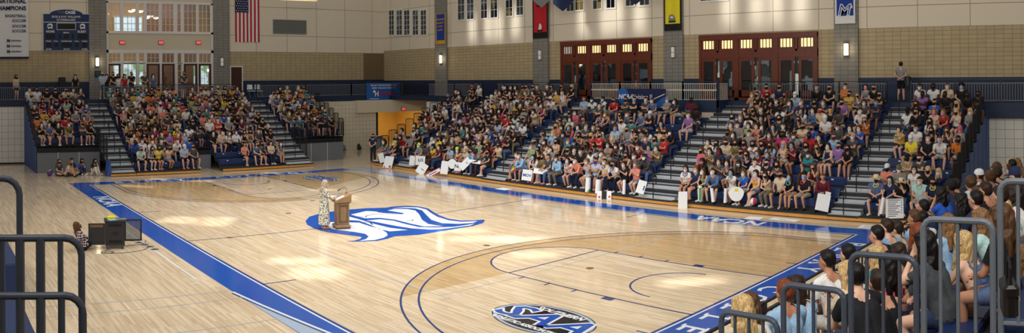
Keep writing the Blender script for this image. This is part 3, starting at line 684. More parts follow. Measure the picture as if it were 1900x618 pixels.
t = thing('vinyl_skirt', 'blue vinyl flap hanging beside the foot of the far-end stairs', 'skirt', (1.55, 31.75, 0))
MB().add([(0, 0, 0), (.28, -.05, 0), (.22, .0, .9), (.05, .3, .95), (0, .5, 0), (.25, .5, 0)], [(0, 1, 2, 3), (1, 5, 2), (0, 3, 4), (3, 2, 5, 4)], 'skirt').obj('sheet', t)
# ---- long side (right): local x = -world Y
YS = {'a0': (26.3, 27.9), 'a1': (18.55, 20.15), 'a2': (8.7, 10.6), 'a3': (.7, 1.9)}
section(RIGHT, -30.2, -27.9, 0, 10, 'short bleacher section of the long side nearest the corner hallway', 'bleachers along the side')
section(RIGHT, -26.3, -20.15, 0, 10, 'packed bleacher section of the long side below the red banner', 'bleachers along the side')
section(RIGHT, -18.55, -10.6, 0, 8, 'bleacher section of the long side below the banner-hung balcony', 'bleachers along the side')
section(RIGHT, -8.7, -1.9, 0, 10, 'bleacher section of the long side below the blue M banner', 'bleachers along the side')
section(RIGHT, -.7, 2.4, 0, 10, 'narrow bleacher section of the long side against the dark stepped end rails', 'bleachers along the side')
aisle(RIGHT, -27.9, -26.3, 10, 'grey stairs of the long side nearest the corner hallway', off=1)
aisle(RIGHT, -20.15, -18.55, 10, 'grey stairs of the long side between the red-banner section and the balcony section', off=1)
aisle(RIGHT, -10.6, -8.7, 10, 'wide grey stairs of the long side beside the balcony', off=0)
aisle(RIGHT, -1.9, -.7, 10, 'grey stairs of the long side below the standing man in grey', off=0)
for i in range(0, 10):
    guard(RIGHT, 2.42, i, '%s dark stepped guard rail up from the floor at the end of the long side' % ORD[i], 'dark stepped rails at the end of the long side', h=1.15, nb=9)
for i in range(1, 9):
    guard(RIGHT, -30.25, i, '%s black stepped guard rail beside the corner hallway' % ORD[i-1], 'black stepped rails at the corner hallway', h=1.2, nb=6)
# chair backs on part of the second row
t = thing('chairback_row', 'row of blue folding chair backs behind the front row, below the blue M banner', 'seating', (17.3, 0, 0), -PI/2)
for k in range(12):
    x = -5.6+k*.29*1.9
    if x > -2.1: break
    y = DEP*1+.33; z = dz(0)+.43
    b = MB(); b.add([(x, y, z), (x+.46, y, z), (x+.46, y+.1, z+.34), (x, y+.1, z+.34), (x, y+.05, z), (x+.46, y+.05, z), (x+.46, y+.15, z+.34), (x, y+.15, z+.34)], [(3, 2, 1, 0), (4, 5, 6, 7), (0, 1, 5, 4), (2, 3, 7, 6), (1, 2, 6, 5), (3, 0, 4, 7)], 'seat'); b.obj('seat_back', t)
# ---- balcony at the middle of the long side
st(MB().box(23.62, RX, 10.4, 18.4, 3.5, ZC+.02, 'navy').obj('slab_balcony'))
st(MB().box(23.58, 23.62, 10.3, 18.5, 3.45, 4.02, 'navy').obj('trim_balcony_fascia'))
st(MB().box(23.64, RX, 10.5, 18.3, 2.8, 3.5, 'plaster').obj('wall_balcony_base'))
st(MB().box(23.58, RX, 10.3, 10.4, 3.45, 4.02, 'navy').obj('trim_balcony_end_near'))
st(MB().box(23.58, RX, 18.4, 18.5, 3.45, 4.02, 'navy').obj('trim_balcony_end_far'))
for k in range(4):
    y1 = 18.4-k*2.0; railing((23.67, y1), (23.67, y1-2.0), ZC, .98, '%s cream balcony rail panel, counted from the red-banner side' % ORD[k], 'wrail', 'navy', .11, 2, .56, .025, group='cream rail panels of the balcony')
railing((23.72, 10.36), (24.7, 10.4), ZC, .98, 'cream return rail at the end of the balcony nearest the M banner', 'wrail', 'navy', .11, 2)
railing((23.72, 18.44), (24.7, 18.4), ZC, .98, 'cream return rail at the end of the balcony nearest the red banner', 'wrail', 'navy', .11, 2)
railing((24.85, 27.3), (24.85, 20.4), ZC, .95, 'grey concourse railing behind the packed section below the red banner', 'lrail', 'rail', .12, 4)
railing((24.85, 34.5), (24.85, 28.7), ZC, .95, 'dark concourse railing below the pillar with the gold-edged blue banner', 'lrail', 'rail', .12, 3)
railing((24.85, 9.2), (24.85, 2.25), ZC, .95, 'grey concourse railing behind the section below the blue M banner', 'lrail', 'rail', .12, 4)
railing((24.85, 1.1), (24.85, -9), ZC, .95, 'grey concourse railing behind the narrow end section', 'lrail', 'rail', .12, 6)
railing((24.6, 34.6), (24.9, 39.3), ZC, .95, 'dark concourse railing turning at the far corner', 'rail', 'rail', .12, 3)
# far concourse railings
for x0, x1, lb in ((-15.9, 1.6, 'grey far concourse railing behind the scoreboard section'), (3.1, 12.4, 'long far concourse railing in front of the glazed doors'), (13.9, 21.5, 'far concourse railing above the raised corner section'), (21.5, 26.2, 'far concourse railing behind the blue sponsor banner')):
    railing((x0, 39.4), (x1, 39.4), ZC, .95, lb, 'lrail', 'rail', .12, max(2, int((x1-x0)/2.2)), hang=0)
# upper deck wall between the top tier and the concourse
st(MB().box(24.5, 24.56, -12, 30.3, 3.3, ZC, 'navy').obj('trim_right_riser'))
# ---- near end: raised block whose people are seen from behind
section(NEAR, -14.2, 2.2, 4, 10, 'near-end bleacher section full of people seen from behind', 'bleachers at the near end')
for i, lb in zip(range(4, 10), ('lowest', 'second lowest', 'third lowest', 'third highest', 'second highest', 'highest')):
    guard(NEAR, 2.25, i, '%s slate-grey stepped guard rail in front of the near crowd' % lb, 'slate stepped rails of the near end', h=1.22, mt='litrail' if i > 7 else 'drail', r=.027, nb=4)  # the two upper rails take the paler copy, their light painted into the colour
railing((-2.2, -2.5-DEP*4+.04), (14.2, -2.5-DEP*4+.04), dz(4), .98, 'long black front guard rail of the near-end bleachers beside the painted baseline', 'rail', 'rail', .15, 9)
# sloping handrail at the far side of the near block
t = thing('stair_handrail', 'black sloping handrail rising in front of the blue skirt beside the near crowd', 'handrail', (14.4, 0, 0))
pa, pb = onx(1790, 345, 14.4)-np.array([14.4, 0, 0]), onx(1847, 305, 14.4)-np.array([14.4, 0, 0])
MB().tube([tuple(pa+(pa-pb)*.9), tuple(pa), tuple(pb), tuple(pb-np.array([0, 0, 1.0]))], .026, 'rail', 8).obj('top_rail', t)
for k in range(-4, 6):
    p = pa+(pb-pa)*k/5
    MB().tube([tuple(p), (p[0], p[1], p[2]-1.0)], .016, 'rail', 6).obj('post', t)
MB().tube([tuple(pa+(pa-pb)*.9-np.array([0, 0, .9])), tuple(pb-np.array([0, 0, .9]))], .02, 'rail', 8).obj('lower_rail', t)
st(MB().box(14.3, 16.6, -9, -3.2, 0, .95, 'riser').obj('floor_step_block'))
# ---- left foreground rails and the blue seats of the left side
az0 = (60-950)/CAM['f']
def forerail(u_end, v, r, upts, zlow, label):
    pR = atr(u_end, v, r); d = RM@np.array([math.sin((75-950)/CAM['f']), math.cos((75-950)/CAM['f']), 0]); right = np.array([d[1], -d[0], 0])
    t = thing('guard_rail', label, 'guard rail', tuple(pR), math.atan2(right[1], right[0]), 'slate rails close to the camera')
    c = .09; far = -1.15
    pts = [(far, 0, 0), (-c, 0, 0)]+[(-c+c*math.sin(a), 0, -c+c*math.cos(a)) for a in (.4, .8, 1.2, PI/2)]+[(0, 0, zlow-pR[2])]
    MB().tube(pts, .019, 'drail', 10).obj('frame', t)
    for uu, rr in upts:
        x = (uu-u_end)/CAM['f']*r
        MB().tube([(x, 0, 0), (x, 0, zlow-pR[2])], rr, 'drail', 8).obj('baluster', t)
    return t
forerail(36, 331, 4.3, [(-40, .016)], 2.4, 'slate guard rail with the highest rounded end beside the near aisle')
forerail(151, 441, 4.0, [(4, .015), (37, .024), (75, .024), (112, .015)], 2.4, 'slate guard rail with the middle rounded end, in front of the seated technician')
forerail(154, 548, 3.85, [(4, .016), (36, .018), (75, .022), (114, .018)], 2.4, 'slate guard rail with the lowest rounded end, crossing the frame corner')
st(MB().box(-12, -7.0, -8, -3.6, 0, 2.4, 'deck').obj('floor_stair_landing'))
st(MB().box(-6.98, -6.9, -5.9, -5.2, 0, 2.4, 'deck').obj('floor_landing_edge'))
t = thing('bleacher_bench', 'blue bench end of the closed side seating behind the slate rails, nearest the camera', 'bench', (-6.6, 0, 0))
MB().bev(-.5, .25, 1.5, 6.2, .05, .8, 'seat', .04).obj('seat_bench', t); MB().box(-.6, -.5, 1.5, 6.2, 0, .75, 'panel').obj('back_panel', t)
t = thing('bleacher_bench', 'blue bench end of the closed side seating farther along the left wall', 'bench', (-6.6, 0, 0))
MB().bev(-.2, .62, 9.2, 12.4, .05, .8, 'seat', .04).obj('seat_bench', t); MB().box(-.3, -.2, 9.2, 12.4, 0, .75, 'panel').obj('back_panel', t)
# ================================================================== PEOPLE
# a body is grown as one skin over tapered limbs (voxel remesh), clothing is cut from the same surface and let out a little
def capsule(b, p0, r0, p1, r1, n=12, rings=5):
    p0, p1 = Vector(p0), Vector(p1); d = (p1-p0); Ln = d.length
    z = d.normalized() if Ln > 1e-6 else Vector((0, 0, 1)); x = z.orthogonal().normalized(); y = z.cross(x)
    prof = []
    for k in range(rings+1): a = PI/2*(1-k/rings); prof.append((-math.sin(a)*r0, math.cos(a)*r0))
    for k in range(rings+1): a = PI/2*k/rings; prof.append((Ln+math.sin(a)*r1, math.cos(a)*r1))
    vs = []
    for h, r in prof:
        r = max(r, 1e-4)
        for k in range(n): t = 2*PI*k/n; vs.append(p0+z*h+(x*math.cos(t)+y*math.sin(t))*r)
    fs = []
    m = len(prof)
    for i in range(m-1):
        for k in range(n): fs.append((i*n+k, i*n+(k+1) % n, (i+1)*n+(k+1) % n, (i+1)*n+k))
    fs += [tuple(range(n-1, -1, -1)), tuple(range((m-1)*n, m*n))]
    return b.add(vs, fs, 'skin')
def remesh(b, vox, smooth=2, ratio=1.0, name='m'):
    me = bpy.data.meshes.new(name); me.from_pydata(b.v, [], b.f); me.update()
    o = bpy.data.objects.new(name, me); C.objects.link(o)
    r = o.modifiers.new('r', 'REMESH'); r.mode = 'VOXEL'; r.voxel_size = vox
    if smooth: s_ = o.modifiers.new('s', 'SMOOTH'); s_.iterations = smooth; s_.factor = .5
    if ratio < 1: d_ = o.modifiers.new('d', 'DECIMATE'); d_.ratio = ratio
    dg = bpy.context.evaluated_depsgraph_get(); out = bpy.data.meshes.new_from_object(o.evaluated_get(dg))
    bpy.data.objects.remove(o); bpy.data.meshes.remove(me); return out
HEADR = .098
def head_parts(b, hc, Rm):
    """skull, jaw, nose, ears in the head's own frame (front is -Y), placed at hc with rotation Rm"""
    def P(x, y, z): return hc+Rm@Vector((x, y, z))
    capsule(b, P(0, .012, .035), .092, P(0, .02, .02), .09)
    capsule(b, P(0, -.022, .0), .076, P(0, -.03, -.035), .062)
    capsule(b, P(0, -.04, -.07), .046, P(0, -.052, -.082), .036)
    capsule(b, P(0, -.098, .012), .013, P(0, -.112, -.02), .018, 8, 3)
    for s in (-1, 1): capsule(b, P(s*.088, .01, .012), .02, P(s*.09, .014, -.02), .013, 8, 3)
    capsule(b, P(-.02, -.096, -.052), .012, P(.02, -.096, -.052), .012, 8, 3)
def person_variant(kind, sex, arms, legs, lean=.1, twist=0, nod=.05, headyaw=0, big=1.0):
    """returns dict of meshes in local coordinates: origin on the foot deck below the hips, facing -Y"""
    f = sex == 'f'; g = 1.0 if f else 1.07
    if kind == 'stand': hz = .93*g if not f else .88
    elif kind == 'floor': hz = .13
    else: hz = .57
    hip = Vector((0, 0, hz)); dirn = Vector((0, -math.sin(lean), math.cos(lean)))
    sh_w = (.165 if f else .195)*big; hip_w = .085 if f else .08
    waist = hip+dirn*.16*g; chest = hip+dirn*.33*g; nb = hip+dirn*.49*g
    hc = nb+Vector((0, -math.sin(lean+.1)*.15, math.cos(lean*.5)*.165))
    Rh = Matrix.Rotation(headyaw, 3, 'Z')@Matrix.Rotation(nod, 3, 'X')
    segs = []   # (name, p0, r0, p1, r1, region)
    for s in (-1, 1):
        segs.append(('pelvis', hip+Vector((s*.05, 0, .0)), .118*big, hip+Vector((s*.065, .01, -.02)), .112*big))
        segs.append(('torso', hip+Vector((s*.055, 0, .05)), .108*big, waist+Vector((s*.05, 0, 0)), (.088 if f else .10)*big))
        segs.append(('torso', waist+Vector((s*.05, 0, 0)), (.088 if f else .10)*big, chest+Vector((s*.075, 0, 0)), (.098 if f else .112)*big))
        segs.append(('torso', chest+Vector((s*.075, 0, 0)), (.098 if f else .112)*big, nb+Vector((s*.09, .01, -.05)), .07))
        if f: segs.append(('torso', chest+Vector((s*.07, -.07, -.02)), .058, chest+Vector((s*.065, -.08, -.04)), .05))
        segs.append(('torso', nb+Vector((s*.05, .005, -.02)), .06, nb+Vector((s*(sh_w-.02), .01, -.055)), .056))
    segs.append(('neck', nb+Vector((0, .01, -.04)), .058, hc+Vector((0, .015, -.05)), .05))
    # arms
    hands = []
    for s in (-1, 1):
        S = nb+Vector((s*sh_w, .01, -.06)); ua, fa = .27*g, .235*g
        mode = arms if isinstance(arms, str) else arms[0 if s < 0 else 1]
        if mode == 'lap': H = Vector((s*.035, -.30, hz+.12)); hint = Vector((s*.8, .25, -.8))
        elif mode == 'thigh': H = Vector((s*.13, -.33, hz+.12)); hint = Vector((s*.9, .4, -.6))
        elif mode == 'knees': H = Vector((s*.04, -.50, hz+.10)); hint = Vector((s*.7, -.2, -.8))
        elif mode == 'chin': H = hc+Vector((s*.03, -.115, -.13)); hint = Vector((s*.4, -.3, -1))
        elif mode == 'fold': H = chest+Vector((-s*.10, -.20, -.07+.03*s)); hint = Vector((s*.9, -.2, -.7))
        elif mode == 'phone': H = chest+Vector((s*.05, -.30, .02)); hint = Vector((s*.7, .1, -.9))
        elif mode == 'side': H = S+Vector((s*.05, -.03, -.50*g)); hint = Vector((s*.2, 1, 0))
        elif mode == 'lectern': H = S+Vector((-s*.03, -.36, -.26)); hint = Vector((s*.5, .3, -.8))
        elif mode == 'behind': H = hip+Vector((s*.05, .17, .10)); hint = Vector((s*1, .5, 0))
        elif mode == 'prop': H = Vector((s*.30, .30, .03)); hint = Vector((s*.4, .9, .0))
        else: H = S+Vector((s*.05, -.2, -.4)); hint = Vector((s, 0, 0))
        d = H-S
        if d.length > (ua+fa)*.995: H = S+d.normalized()*(ua+fa)*.995; d = H-S
        a = (ua*ua-fa*fa+d.length_squared)/(2*d.length); h = math.sqrt(max(0, ua*ua-a*a)); dn = d.normalized()
        hn = (hint-dn*hint.dot(dn)).normalized(); E_ = S+dn*a+hn*h
        segs.append(('uarm', S, .05 if f else .056, E_, .038 if f else .042)); segs.append(('farm', E_, .038 if f else .042, H, .026 if f else .029))
        hands.append((s, E_, H))
    # legs
    feet = []
    for s in (-1, 1):
        hj = hip+Vector((s*hip_w, 0, -.01)); th, shn = .42*g, .40*g
        lm = legs if isinstance(legs, str) else legs[0 if s < 0 else 1]
        if kind == 'stand':
            A = Vector((s*(.08 if lm == 'close' else .13), .02 if lm != 'stepb' else .14, .085)); hint = Vector((0, -1, 0))
        elif kind == 'floor':
            if lm == 'cross': A = Vector((-s*.12, -.30, .07)); hint = Vector((s*1, -.2, .25))
            elif lm == 'side': A = Vector((.48, -.28, .07)); hint = Vector((0, -1, .35)) if s > 0 else Vector((-.2, -1, .5))
            elif lm == 'out': A = Vector((s*.1, -.80, .06)); hint = Vector((0, 0, 1))
            else: A = Vector((s*.1, -.45, .07)); hint = Vector((0, 0, 1))
        else:
            ax = {'close': .07, 'wide': .17, 'cross': -.05, 'tuck': .06, 'fwd': .1, 'back': .1}[lm]
            ay = {'close': -.42, 'wide': -.42, 'cross': -.44, 'tuck': -.24, 'fwd': -.58, 'back': -.30}[lm]
            if lm == 'cross' and s > 0: ay -= .05
            A = Vector((s*ax, ay, .085)); hint = Vector((s*(.5 if lm == 'wide' else .12 if lm != 'cross' else .25), -1, 1))
        d = A-hj
        if d.length > (th+shn)*.995: d = d.normalized()*(th+shn)*.995; A = hj+d
        a = (th*th-shn*shn+d.length_squared)/(2*d.length); h = math.sqrt(max(0, th*th-a*a)); dn = d.normalized()
        hn = (hint-dn*hint.dot(dn)).normalized(); K = hj+dn*a+hn*h
        segs.append(('thigh', hj, .088*big, K, .058)); segs.append(('shin', K, .057, K+(A-K)*.35, .056)); segs.append(('shin', K+(A-K)*.35, .056, A, .036))
        fd = Vector((s*.25, -1, 0)).normalized() if kind != 'floor' else Vector((s*.4, -1, .4)).normalized()
        toe = A+fd*.17+Vector((0, 0, -.04)); heel = A-fd*.04+Vector((0, 0, -.045))
        segs.append(('foot', heel, .036, A+fd*.09+Vector((0, 0, -.04)), .038)); segs.append(('foot', A+fd*.09+Vector((0, 0, -.04)), .038, toe, .03)); segs.append(('foot', A, .036, A+fd*.04+Vector((0, 0, -.03)), .036))
        feet.append((s, A, fd))
    b = MB()
    for n_, p0, r0, p1, r1 in segs: capsule(b, p0, r0, p1, r1)
    head_parts(b, hc, Rh)
    for s, E_, H in hands:
        fdir = (H-E_).normalized(); capsule(b, H, .027, H+fdir*.075, .032, 8, 3)
    base = remesh(b, .016, 2, .42, 'body')
    n = len(base.vertices); co = np.empty(n*3); base.vertices.foreach_get('co', co); co = co.reshape(-1, 3)
    no = np.empty(n*3); base.vertices.foreach_get('normal', no); no = no.reshape(-1, 3)
    # nearest limb of every vertex
    best = np.full(n, 1e9); reg = np.zeros(n, int); tt = np.zeros(n)
    for k, (n_, p0, r0, p1, r1) in enumerate(segs):
        p0, p1 = np.array(p0), np.array(p1); d = p1-p0; t = np.clip(((co-p0)@d)/max(d@d, 1e-9), 0, 1)
        dist = np.linalg.norm(co-(p0+t[:, None]*d), axis=1)-(r0+(r1-r0)*t)
        m = dist < best; best[m] = dist[m]; reg[m] = k; tt[m] = t[m]
    names = np.array([s_[0] for s_ in segs])[reg]
    hd = np.linalg.norm(co-np.array(hc), axis=1) < .155; names[hd & (co[:, 2] > hc.z-.13)] = 'head'
    polys = [tuple(p.vertices) for p in base.polygons]
    def cut(sel, off, name, base_off=None):
        """a garment: the faces whose corners are all selected, let out along the normals"""
        fs = [p for p in polys if all(sel[i] for i in p)]
        used = sorted({i for p in fs for i in p}); ix = {v: k for k, v in enumerate(used)}
        o_ = off if np.ndim(off) else np.full(n, off)
        vs = [tuple(co[i]+no[i]*o_[i]) for i in used]
        me = bpy.data.meshes.new(name); me.from_pydata(vs, [], [tuple(ix[i] for i in p) for p in fs]); me.materials.append(M['cloth']); me.polygons.foreach_set('use_smooth', [True]*len(fs)); me.update(); return me
    V = {}
    tor = (names == 'torso') | ((names == 'pelvis') & (co[:, 2] > hz-.02))
    nbz = nb.z
    neckcut = ~((co[:, 2] > nbz-.035) & (np.abs(co[:, 0]) < .07))
    soff = np.where(names == 'torso', .014, .016)
    V['tee'] = cut((tor | ((names == 'uarm') & (tt < .62))) & neckcut, soff, 'shirt')
    V['tank'] = cut(tor & (np.abs(co[:, 0]) < sh_w-.045) & ~((co[:, 2] > nbz-.06) & (np.abs(co[:, 0]) < .075)), .012, 'tank_top')
    V['long'] = cut((tor | (names == 'uarm') | ((names == 'farm') & (tt < .93))) & neckcut, soff+.004, 'sweater')
    leg_t = ((names == 'pelvis') | ((names == 'torso') & (co[:, 2] < hz+.07)))
    V['shorts'] = cut(leg_t | ((names == 'thigh') & (tt < (.62 if f else .86))), .012, 'shorts')
    V['pants'] = cut(leg_t | (names == 'thigh') | ((names == 'shin') & ~((co[:, 2] < .11))), .012, 'trousers')
    V['skirt'] = V['shorts']
    for q, s in enumerate((-1, 1)): V['shoe%d' % q] = cut((names == 'foot') & ((co[:, 0]-feet[q][1].x*0 > 0) == (feet[q][1].x+feet[q][2].x*.1 > 0) if abs(feet[q][1].x) > .055 else np.linalg.norm(co-np.array(feet[q][1]), axis=1) < np.linalg.norm(co-np.array(feet[1-q][1]), axis=1)), .009, 'shoe')
    # body with fingers and eyes
    bm = bmesh.new(); bm.from_mesh(base); me = bpy.data.meshes.new('body')
    fb = MB()
    for s, E_, H in hands:
        fdir = (H-E_).normalized(); side = fdir.cross(Vector((0, 0, 1))); side = side.normalized() if side.length > .1 else Vector((1, 0, 0)); up = side.cross(fdir).normalized()
        palm = H+fdir*.09
        for j, (o_, ln) in enumerate(((-.024, .055), (-.008, .066), (.008, .062), (.024, .048))):
            p = palm+side*o_; fb.tube([p-fdir*.02, p+fdir*ln*.5, p+fdir*ln*.8-up*ln*.35, p+fdir*ln*.75-up*ln*.6], [.0085, .0085, .0078, .006], 'skin', 6)
        th_ = -side*(.034*s if True else 0)*(-1 if side.x*s > 0 else 1)
        fb.tube([H+fdir*.03+th_*.7, H+fdir*.06+th_*1.5, H+fdir*.088+th_*1.6-up*.01], [.011, .0095, .007], 'skin', 6)
    nv0 = len(bm.verts)
    vv = [bm.verts.new(v) for v in fb.v]
    for f_ in fb.f:
        try: bm.faces.new([vv[i] for i in f_])
        except ValueError: pass
    eb = MB()
    for s in (-1, 1):
        c = hc+Rh@Vector((s*.033, -.088, .014)); eb.ell(c, (.008, .010, .005), 'eye', 8, 5)
    vv = [bm.verts.new(v) for v in eb.v]
    for f_ in eb.f:
        try: q = bm.faces.new([vv[i] for i in f_]); q.material_index = 1
        except ValueError: pass
    for f_ in bm.faces: f_.smooth = True
    bm.to_mesh(me); bm.free(); me.materials.append(M['skin']); me.materials.append(M['eye']); V['body'] = me
    V['head'] = (hc, Rh); V['hz'] = hz; V['nb'] = nb; V['sex'] = sex; V['base'] = base
    V['hands'] = [H.copy() for s, E_, H in hands]
    return V
# hair and headgear, in the head's own frame
def hairmesh(style):
    b = MB(); c = lambda p0, r0, p1, r1: capsule(b, p0, r0, p1, r1)
    if style == 'S':
        c((0, .028, .055), .097, (0, .035, .02), .092); c((0, -.03, .09), .055, (0, .02, .1), .06)
        for s in (-1, 1): c((s*.07, .02, .05), .034, (s*.078, .02, .01), .02)
    elif style in 'LB':
        c((0, .03, .058), .102, (0, .042, .0), .098)
        for s in (-1, 1): c((s*.06, -.02, .085), .048, (s*.088, .01, -.0), .03)
        if style == 'L':
            for s in (-1, 1):
                c((s*.075, .025, .0), .045, (s*.095, .03, -.15), .04); c((s*.095, .03, -.15), .04, (s*.105, -.01, -.27), .028)
            c((0, .085, .0), .07, (0, .10, -.16), .065)
            for s in (-1, 1): c((s*.05, .1, -.14), .055, (s*.06, .115, -.32), .036)
        else:
            c((0, .12, .06), .05, (0, .14, .05), .048); c((0, .15, .05), .03, (0, .17, -.09), .022)
    elif style == 'A':  # fuller curls
        c((0, .03, .07), .122, (0, .035, .03), .12)
        for k in range(14):
            a = 2*PI*k/14; c((.1*math.cos(a), .03+.09*math.sin(a)*(.9 if math.sin(a) > 0 else .4), .06+.05*math.sin(k*2.1)), .04, (.105*math.cos(a), .035+.1*max(0, math.sin(a)), .03), .035)
    me = remesh(b, .014, 2, .5, 'hair')
    if style == 'L':
        for v in me.vertices:
            w_ = .006*math.sin(v.co.z*70+v.co.x*60); v.co.x += w_; v.co.y += w_*.6
    me.materials.clear(); me.materials.append(M['hair']); me.polygons.foreach_set('use_smooth', [True]*len(me.polygons)); return me
HAIR = {k: hairmesh(k) for k in 'SLBA'}
def maskmesh():
    vs = []; fs = []; nu, nv = 9, 5
    for j in range(nv):
        for i in range(nu):
            a = (i/(nu-1)-.5)*2.35; z = -.132+.122*j/(nv-1)
            w_ = 1-.0*j; bul = .02*math.cos((i/(nu-1)-.5)*PI)*math.sin(PI*(.25+.6*j/(nv-1)))
            rx = .092-.034*(1-j/(nv-1)); ry = .108-.018*(1-j/(nv-1))+bul
            vs.append((rx*math.sin(a), -.008-ry*math.cos(a), z+.012*abs(math.sin(a))))
    for j in range(nv-1):
        for i in range(nu-1): fs.append((j*nu+i, j*nu+i+1, (j+1)*nu+i+1, (j+1)*nu+i))
    b = MB(); b.add(vs, fs, 'cloth')
    for s in (-1, 1):
        b.tube([(s*.082, -.05, -.02), (s*.1, .02, .012)], .003, 'cloth', 4); b.tube([(s*.066, -.05, -.075), (s*.098, .02, -.02)], .003, 'cloth', 4)
    b.smooth = True; return b.mesh('face_mask')
MASK = maskmesh()
def capmesh():
    b = MB(); n = 16; prof = [(.112, .02), (.114, .06), (.10, .11), (.07, .14), (.02, .155)]
    vs = []; fs = []
    for r, z in prof:
        for k in range(n): t = 2*PI*k/n; vs.append((r*.92*math.cos(t), .018+r*math.sin(t), z+.012))
    for i in range(len(prof)-1):
        for k in range(n): fs.append((i*n+k, i*n+(k+1) % n, (i+1)*n+(k+1) % n, (i+1)*n+k))
    fs.append(tuple(range((len(prof)-1)*n, len(prof)*n))); b.add(vs, fs, 'cloth')
    br = []
    for k in range(7): a = PI*(k/6); br.append((.085*math.cos(a), -.07-.12*math.sin(a), .034-.012*math.sin(a)))
    br2 = [(x, y, z-.008) for x, y, z in br]; m_ = len(br)
    b.add(br+br2, [tuple(range(m_)), tuple(range(2*m_-1, m_-1, -1))]+[(i, m_+i, m_+(i+1) % m_, (i+1) % m_) for i in range(m_)], 'cloth'); b.smooth = True
    return b.mesh('cap')
CAP = capmesh()
def strawmesh():
    b = MB(); b.lathe([(.10, .03), (.105, .09), (.085, .14), (.02, .15)], (0, .015, .02), 'straw', 20)
    rr = random.Random(3); n = 44
    for k in range(n):
        a = 2*PI*k/n; d = Vector((math.cos(a), math.sin(a), 0)); w_ = Vector((-d.y, d.x, 0))*.02; r1 = .2+rr.random()*.07; z1 = .03+rr.uniform(-.03, .03)
        p = Vector((0, .015, .05))+d*.1; q = Vector((0, .015, z1))+d*r1
        b.quad(p-w_, p+w_, q+w_*1.3, q-w_*1.3, 'straw')
    return b.mesh('straw_hat')
STRAW = strawmesh()
def leimesh():
    vs = []; b = MB(); pts = []
    for k in range(21): a = 2*PI*k/20; pts.append((.095*math.sin(a), -.055-.06*math.cos(a)*1.15, -.205-.075*math.cos(a)))
    b.tube(pts, .014, 'cloth', 6, cap=False); return b.mesh('flower_garland')
LEI = leimesh()
VAR = [person_variant('sit', 'f', 'lap', 'close', .08), person_variant('sit', 'm', 'knees', 'wide', .42, nod=-.15), person_variant('sit', 'f', 'thigh', 'cross', .02),
       person_variant('sit', 'm', 'thigh', 'wide', .06), person_variant('sit', 'f', ('lap', 'chin'), 'back', .36, nod=.0), person_variant('sit', 'm', 'fold', ('fwd', 'wide'), -.02),
       person_variant('sit', 'f', 'phone', 'tuck', .16, nod=.12), person_variant('sit', 'm', 'lap', ('wide', 'back'), .24, headyaw=.3), person_variant('sit', 'f', 'knees', 'close', .38, nod=-.1, headyaw=-.25),
       person_variant('sit', 'm', 'lap', 'wide', .1, big=1.18)]
FV = [0, 2, 4, 6, 8]; MV = [1, 3, 5, 7]
STAND_M = person_variant('stand', 'm', 'lap', 'wide', .0); STAND_B = person_variant('stand', 'm', 'behind', 'wide', -.02); STAND_F = person_variant('stand', 'f', 'side', 'close', .0)
COL = {'w': ((222, 222, 220), 'white'), 'k': ((30, 30, 33), 'black'), 'n': ((34, 46, 78), 'navy'), 'b': ((40, 86, 180), 'royal blue'), 'l': ((150, 186, 218), 'light blue'), 'g': ((134, 136, 138), 'grey'), 'd': ((66, 70, 74), 'charcoal'),
       'r': ((182, 36, 48), 'red'), 'm': ((96, 30, 46), 'maroon'), 'p': ((214, 96, 118), 'pink'), 'M': ((186, 44, 116), 'magenta'), 'o': ((216, 118, 40), 'orange'), 'y': ((214, 168, 64), 'mustard yellow'), 'Y': ((232, 216, 60), 'bright yellow'),
       't': ((44, 128, 134), 'teal'), 'v': ((140, 100, 164), 'lavender'), 'e': ((140, 164, 120), 'sage green'), 'a': ((106, 100, 66), 'olive'), 'c': ((208, 190, 160), 'cream'), 's': ((222, 132, 110), 'coral'), 'f': ((170, 186, 208), 'pale floral'),
       'q': ((176, 210, 206), 'pale mint'), 'u': ((84, 104, 140), 'slate blue'), 'h': ((150, 130, 96), 'khaki')}
HC = {'0': ((22, 18, 18), 'black'), '1': ((46, 32, 24), 'dark brown'), '2': ((84, 58, 38), 'brown'), '3': ((128, 94, 60), 'light brown'), '4': ((196, 164, 112), 'blonde'), '5': ((122, 60, 34), 'auburn'), '6': ((150, 140, 128), 'greying')}
HS = {'S': 'short', 'L': 'long', 'B': 'tied-back', 'A': 'curly'}
MC = {'w': (224, 228, 232), 'k': (24, 24, 26), 'b': (140, 184, 222), 'B': (30, 60, 190), 'r': (170, 40, 50), 'p': (220, 140, 170), 'v': (176, 160, 210), 'M': (170, 40, 90), 'y': (200, 180, 60), 'n': (40, 50, 90), '-': None}
MN = {'w': 'white', 'k': 'black', 'b': 'light blue', 'B': 'blue', 'r': 'red', 'p': 'pink', 'v': 'lilac', 'M': 'crimson', 'y': 'yellow', 'n': 'navy'}
SKIN = [(214, 164, 138), (202, 150, 122), (222, 178, 152), (192, 138, 108), (210, 158, 132)]
DARKSK = [(110, 72, 52), (84, 54, 40), (138, 94, 68)]
def c3(c, j=0): return tuple(lin(max(0, min(255, x+j))) for x in c)+(1,)
def child(name, me, parent, col, loc=None, rot=None):
    o = bpy.data.objects.new(name, me); C.objects.link(o); o.parent = parent; o.color = col
    if loc is not None: o.location = loc
    if rot is not None: o.rotation_euler = rot
    return o
SHN = {'tee': 'shirt', 'tank': 'tank_top', 'long': 'sweater'}
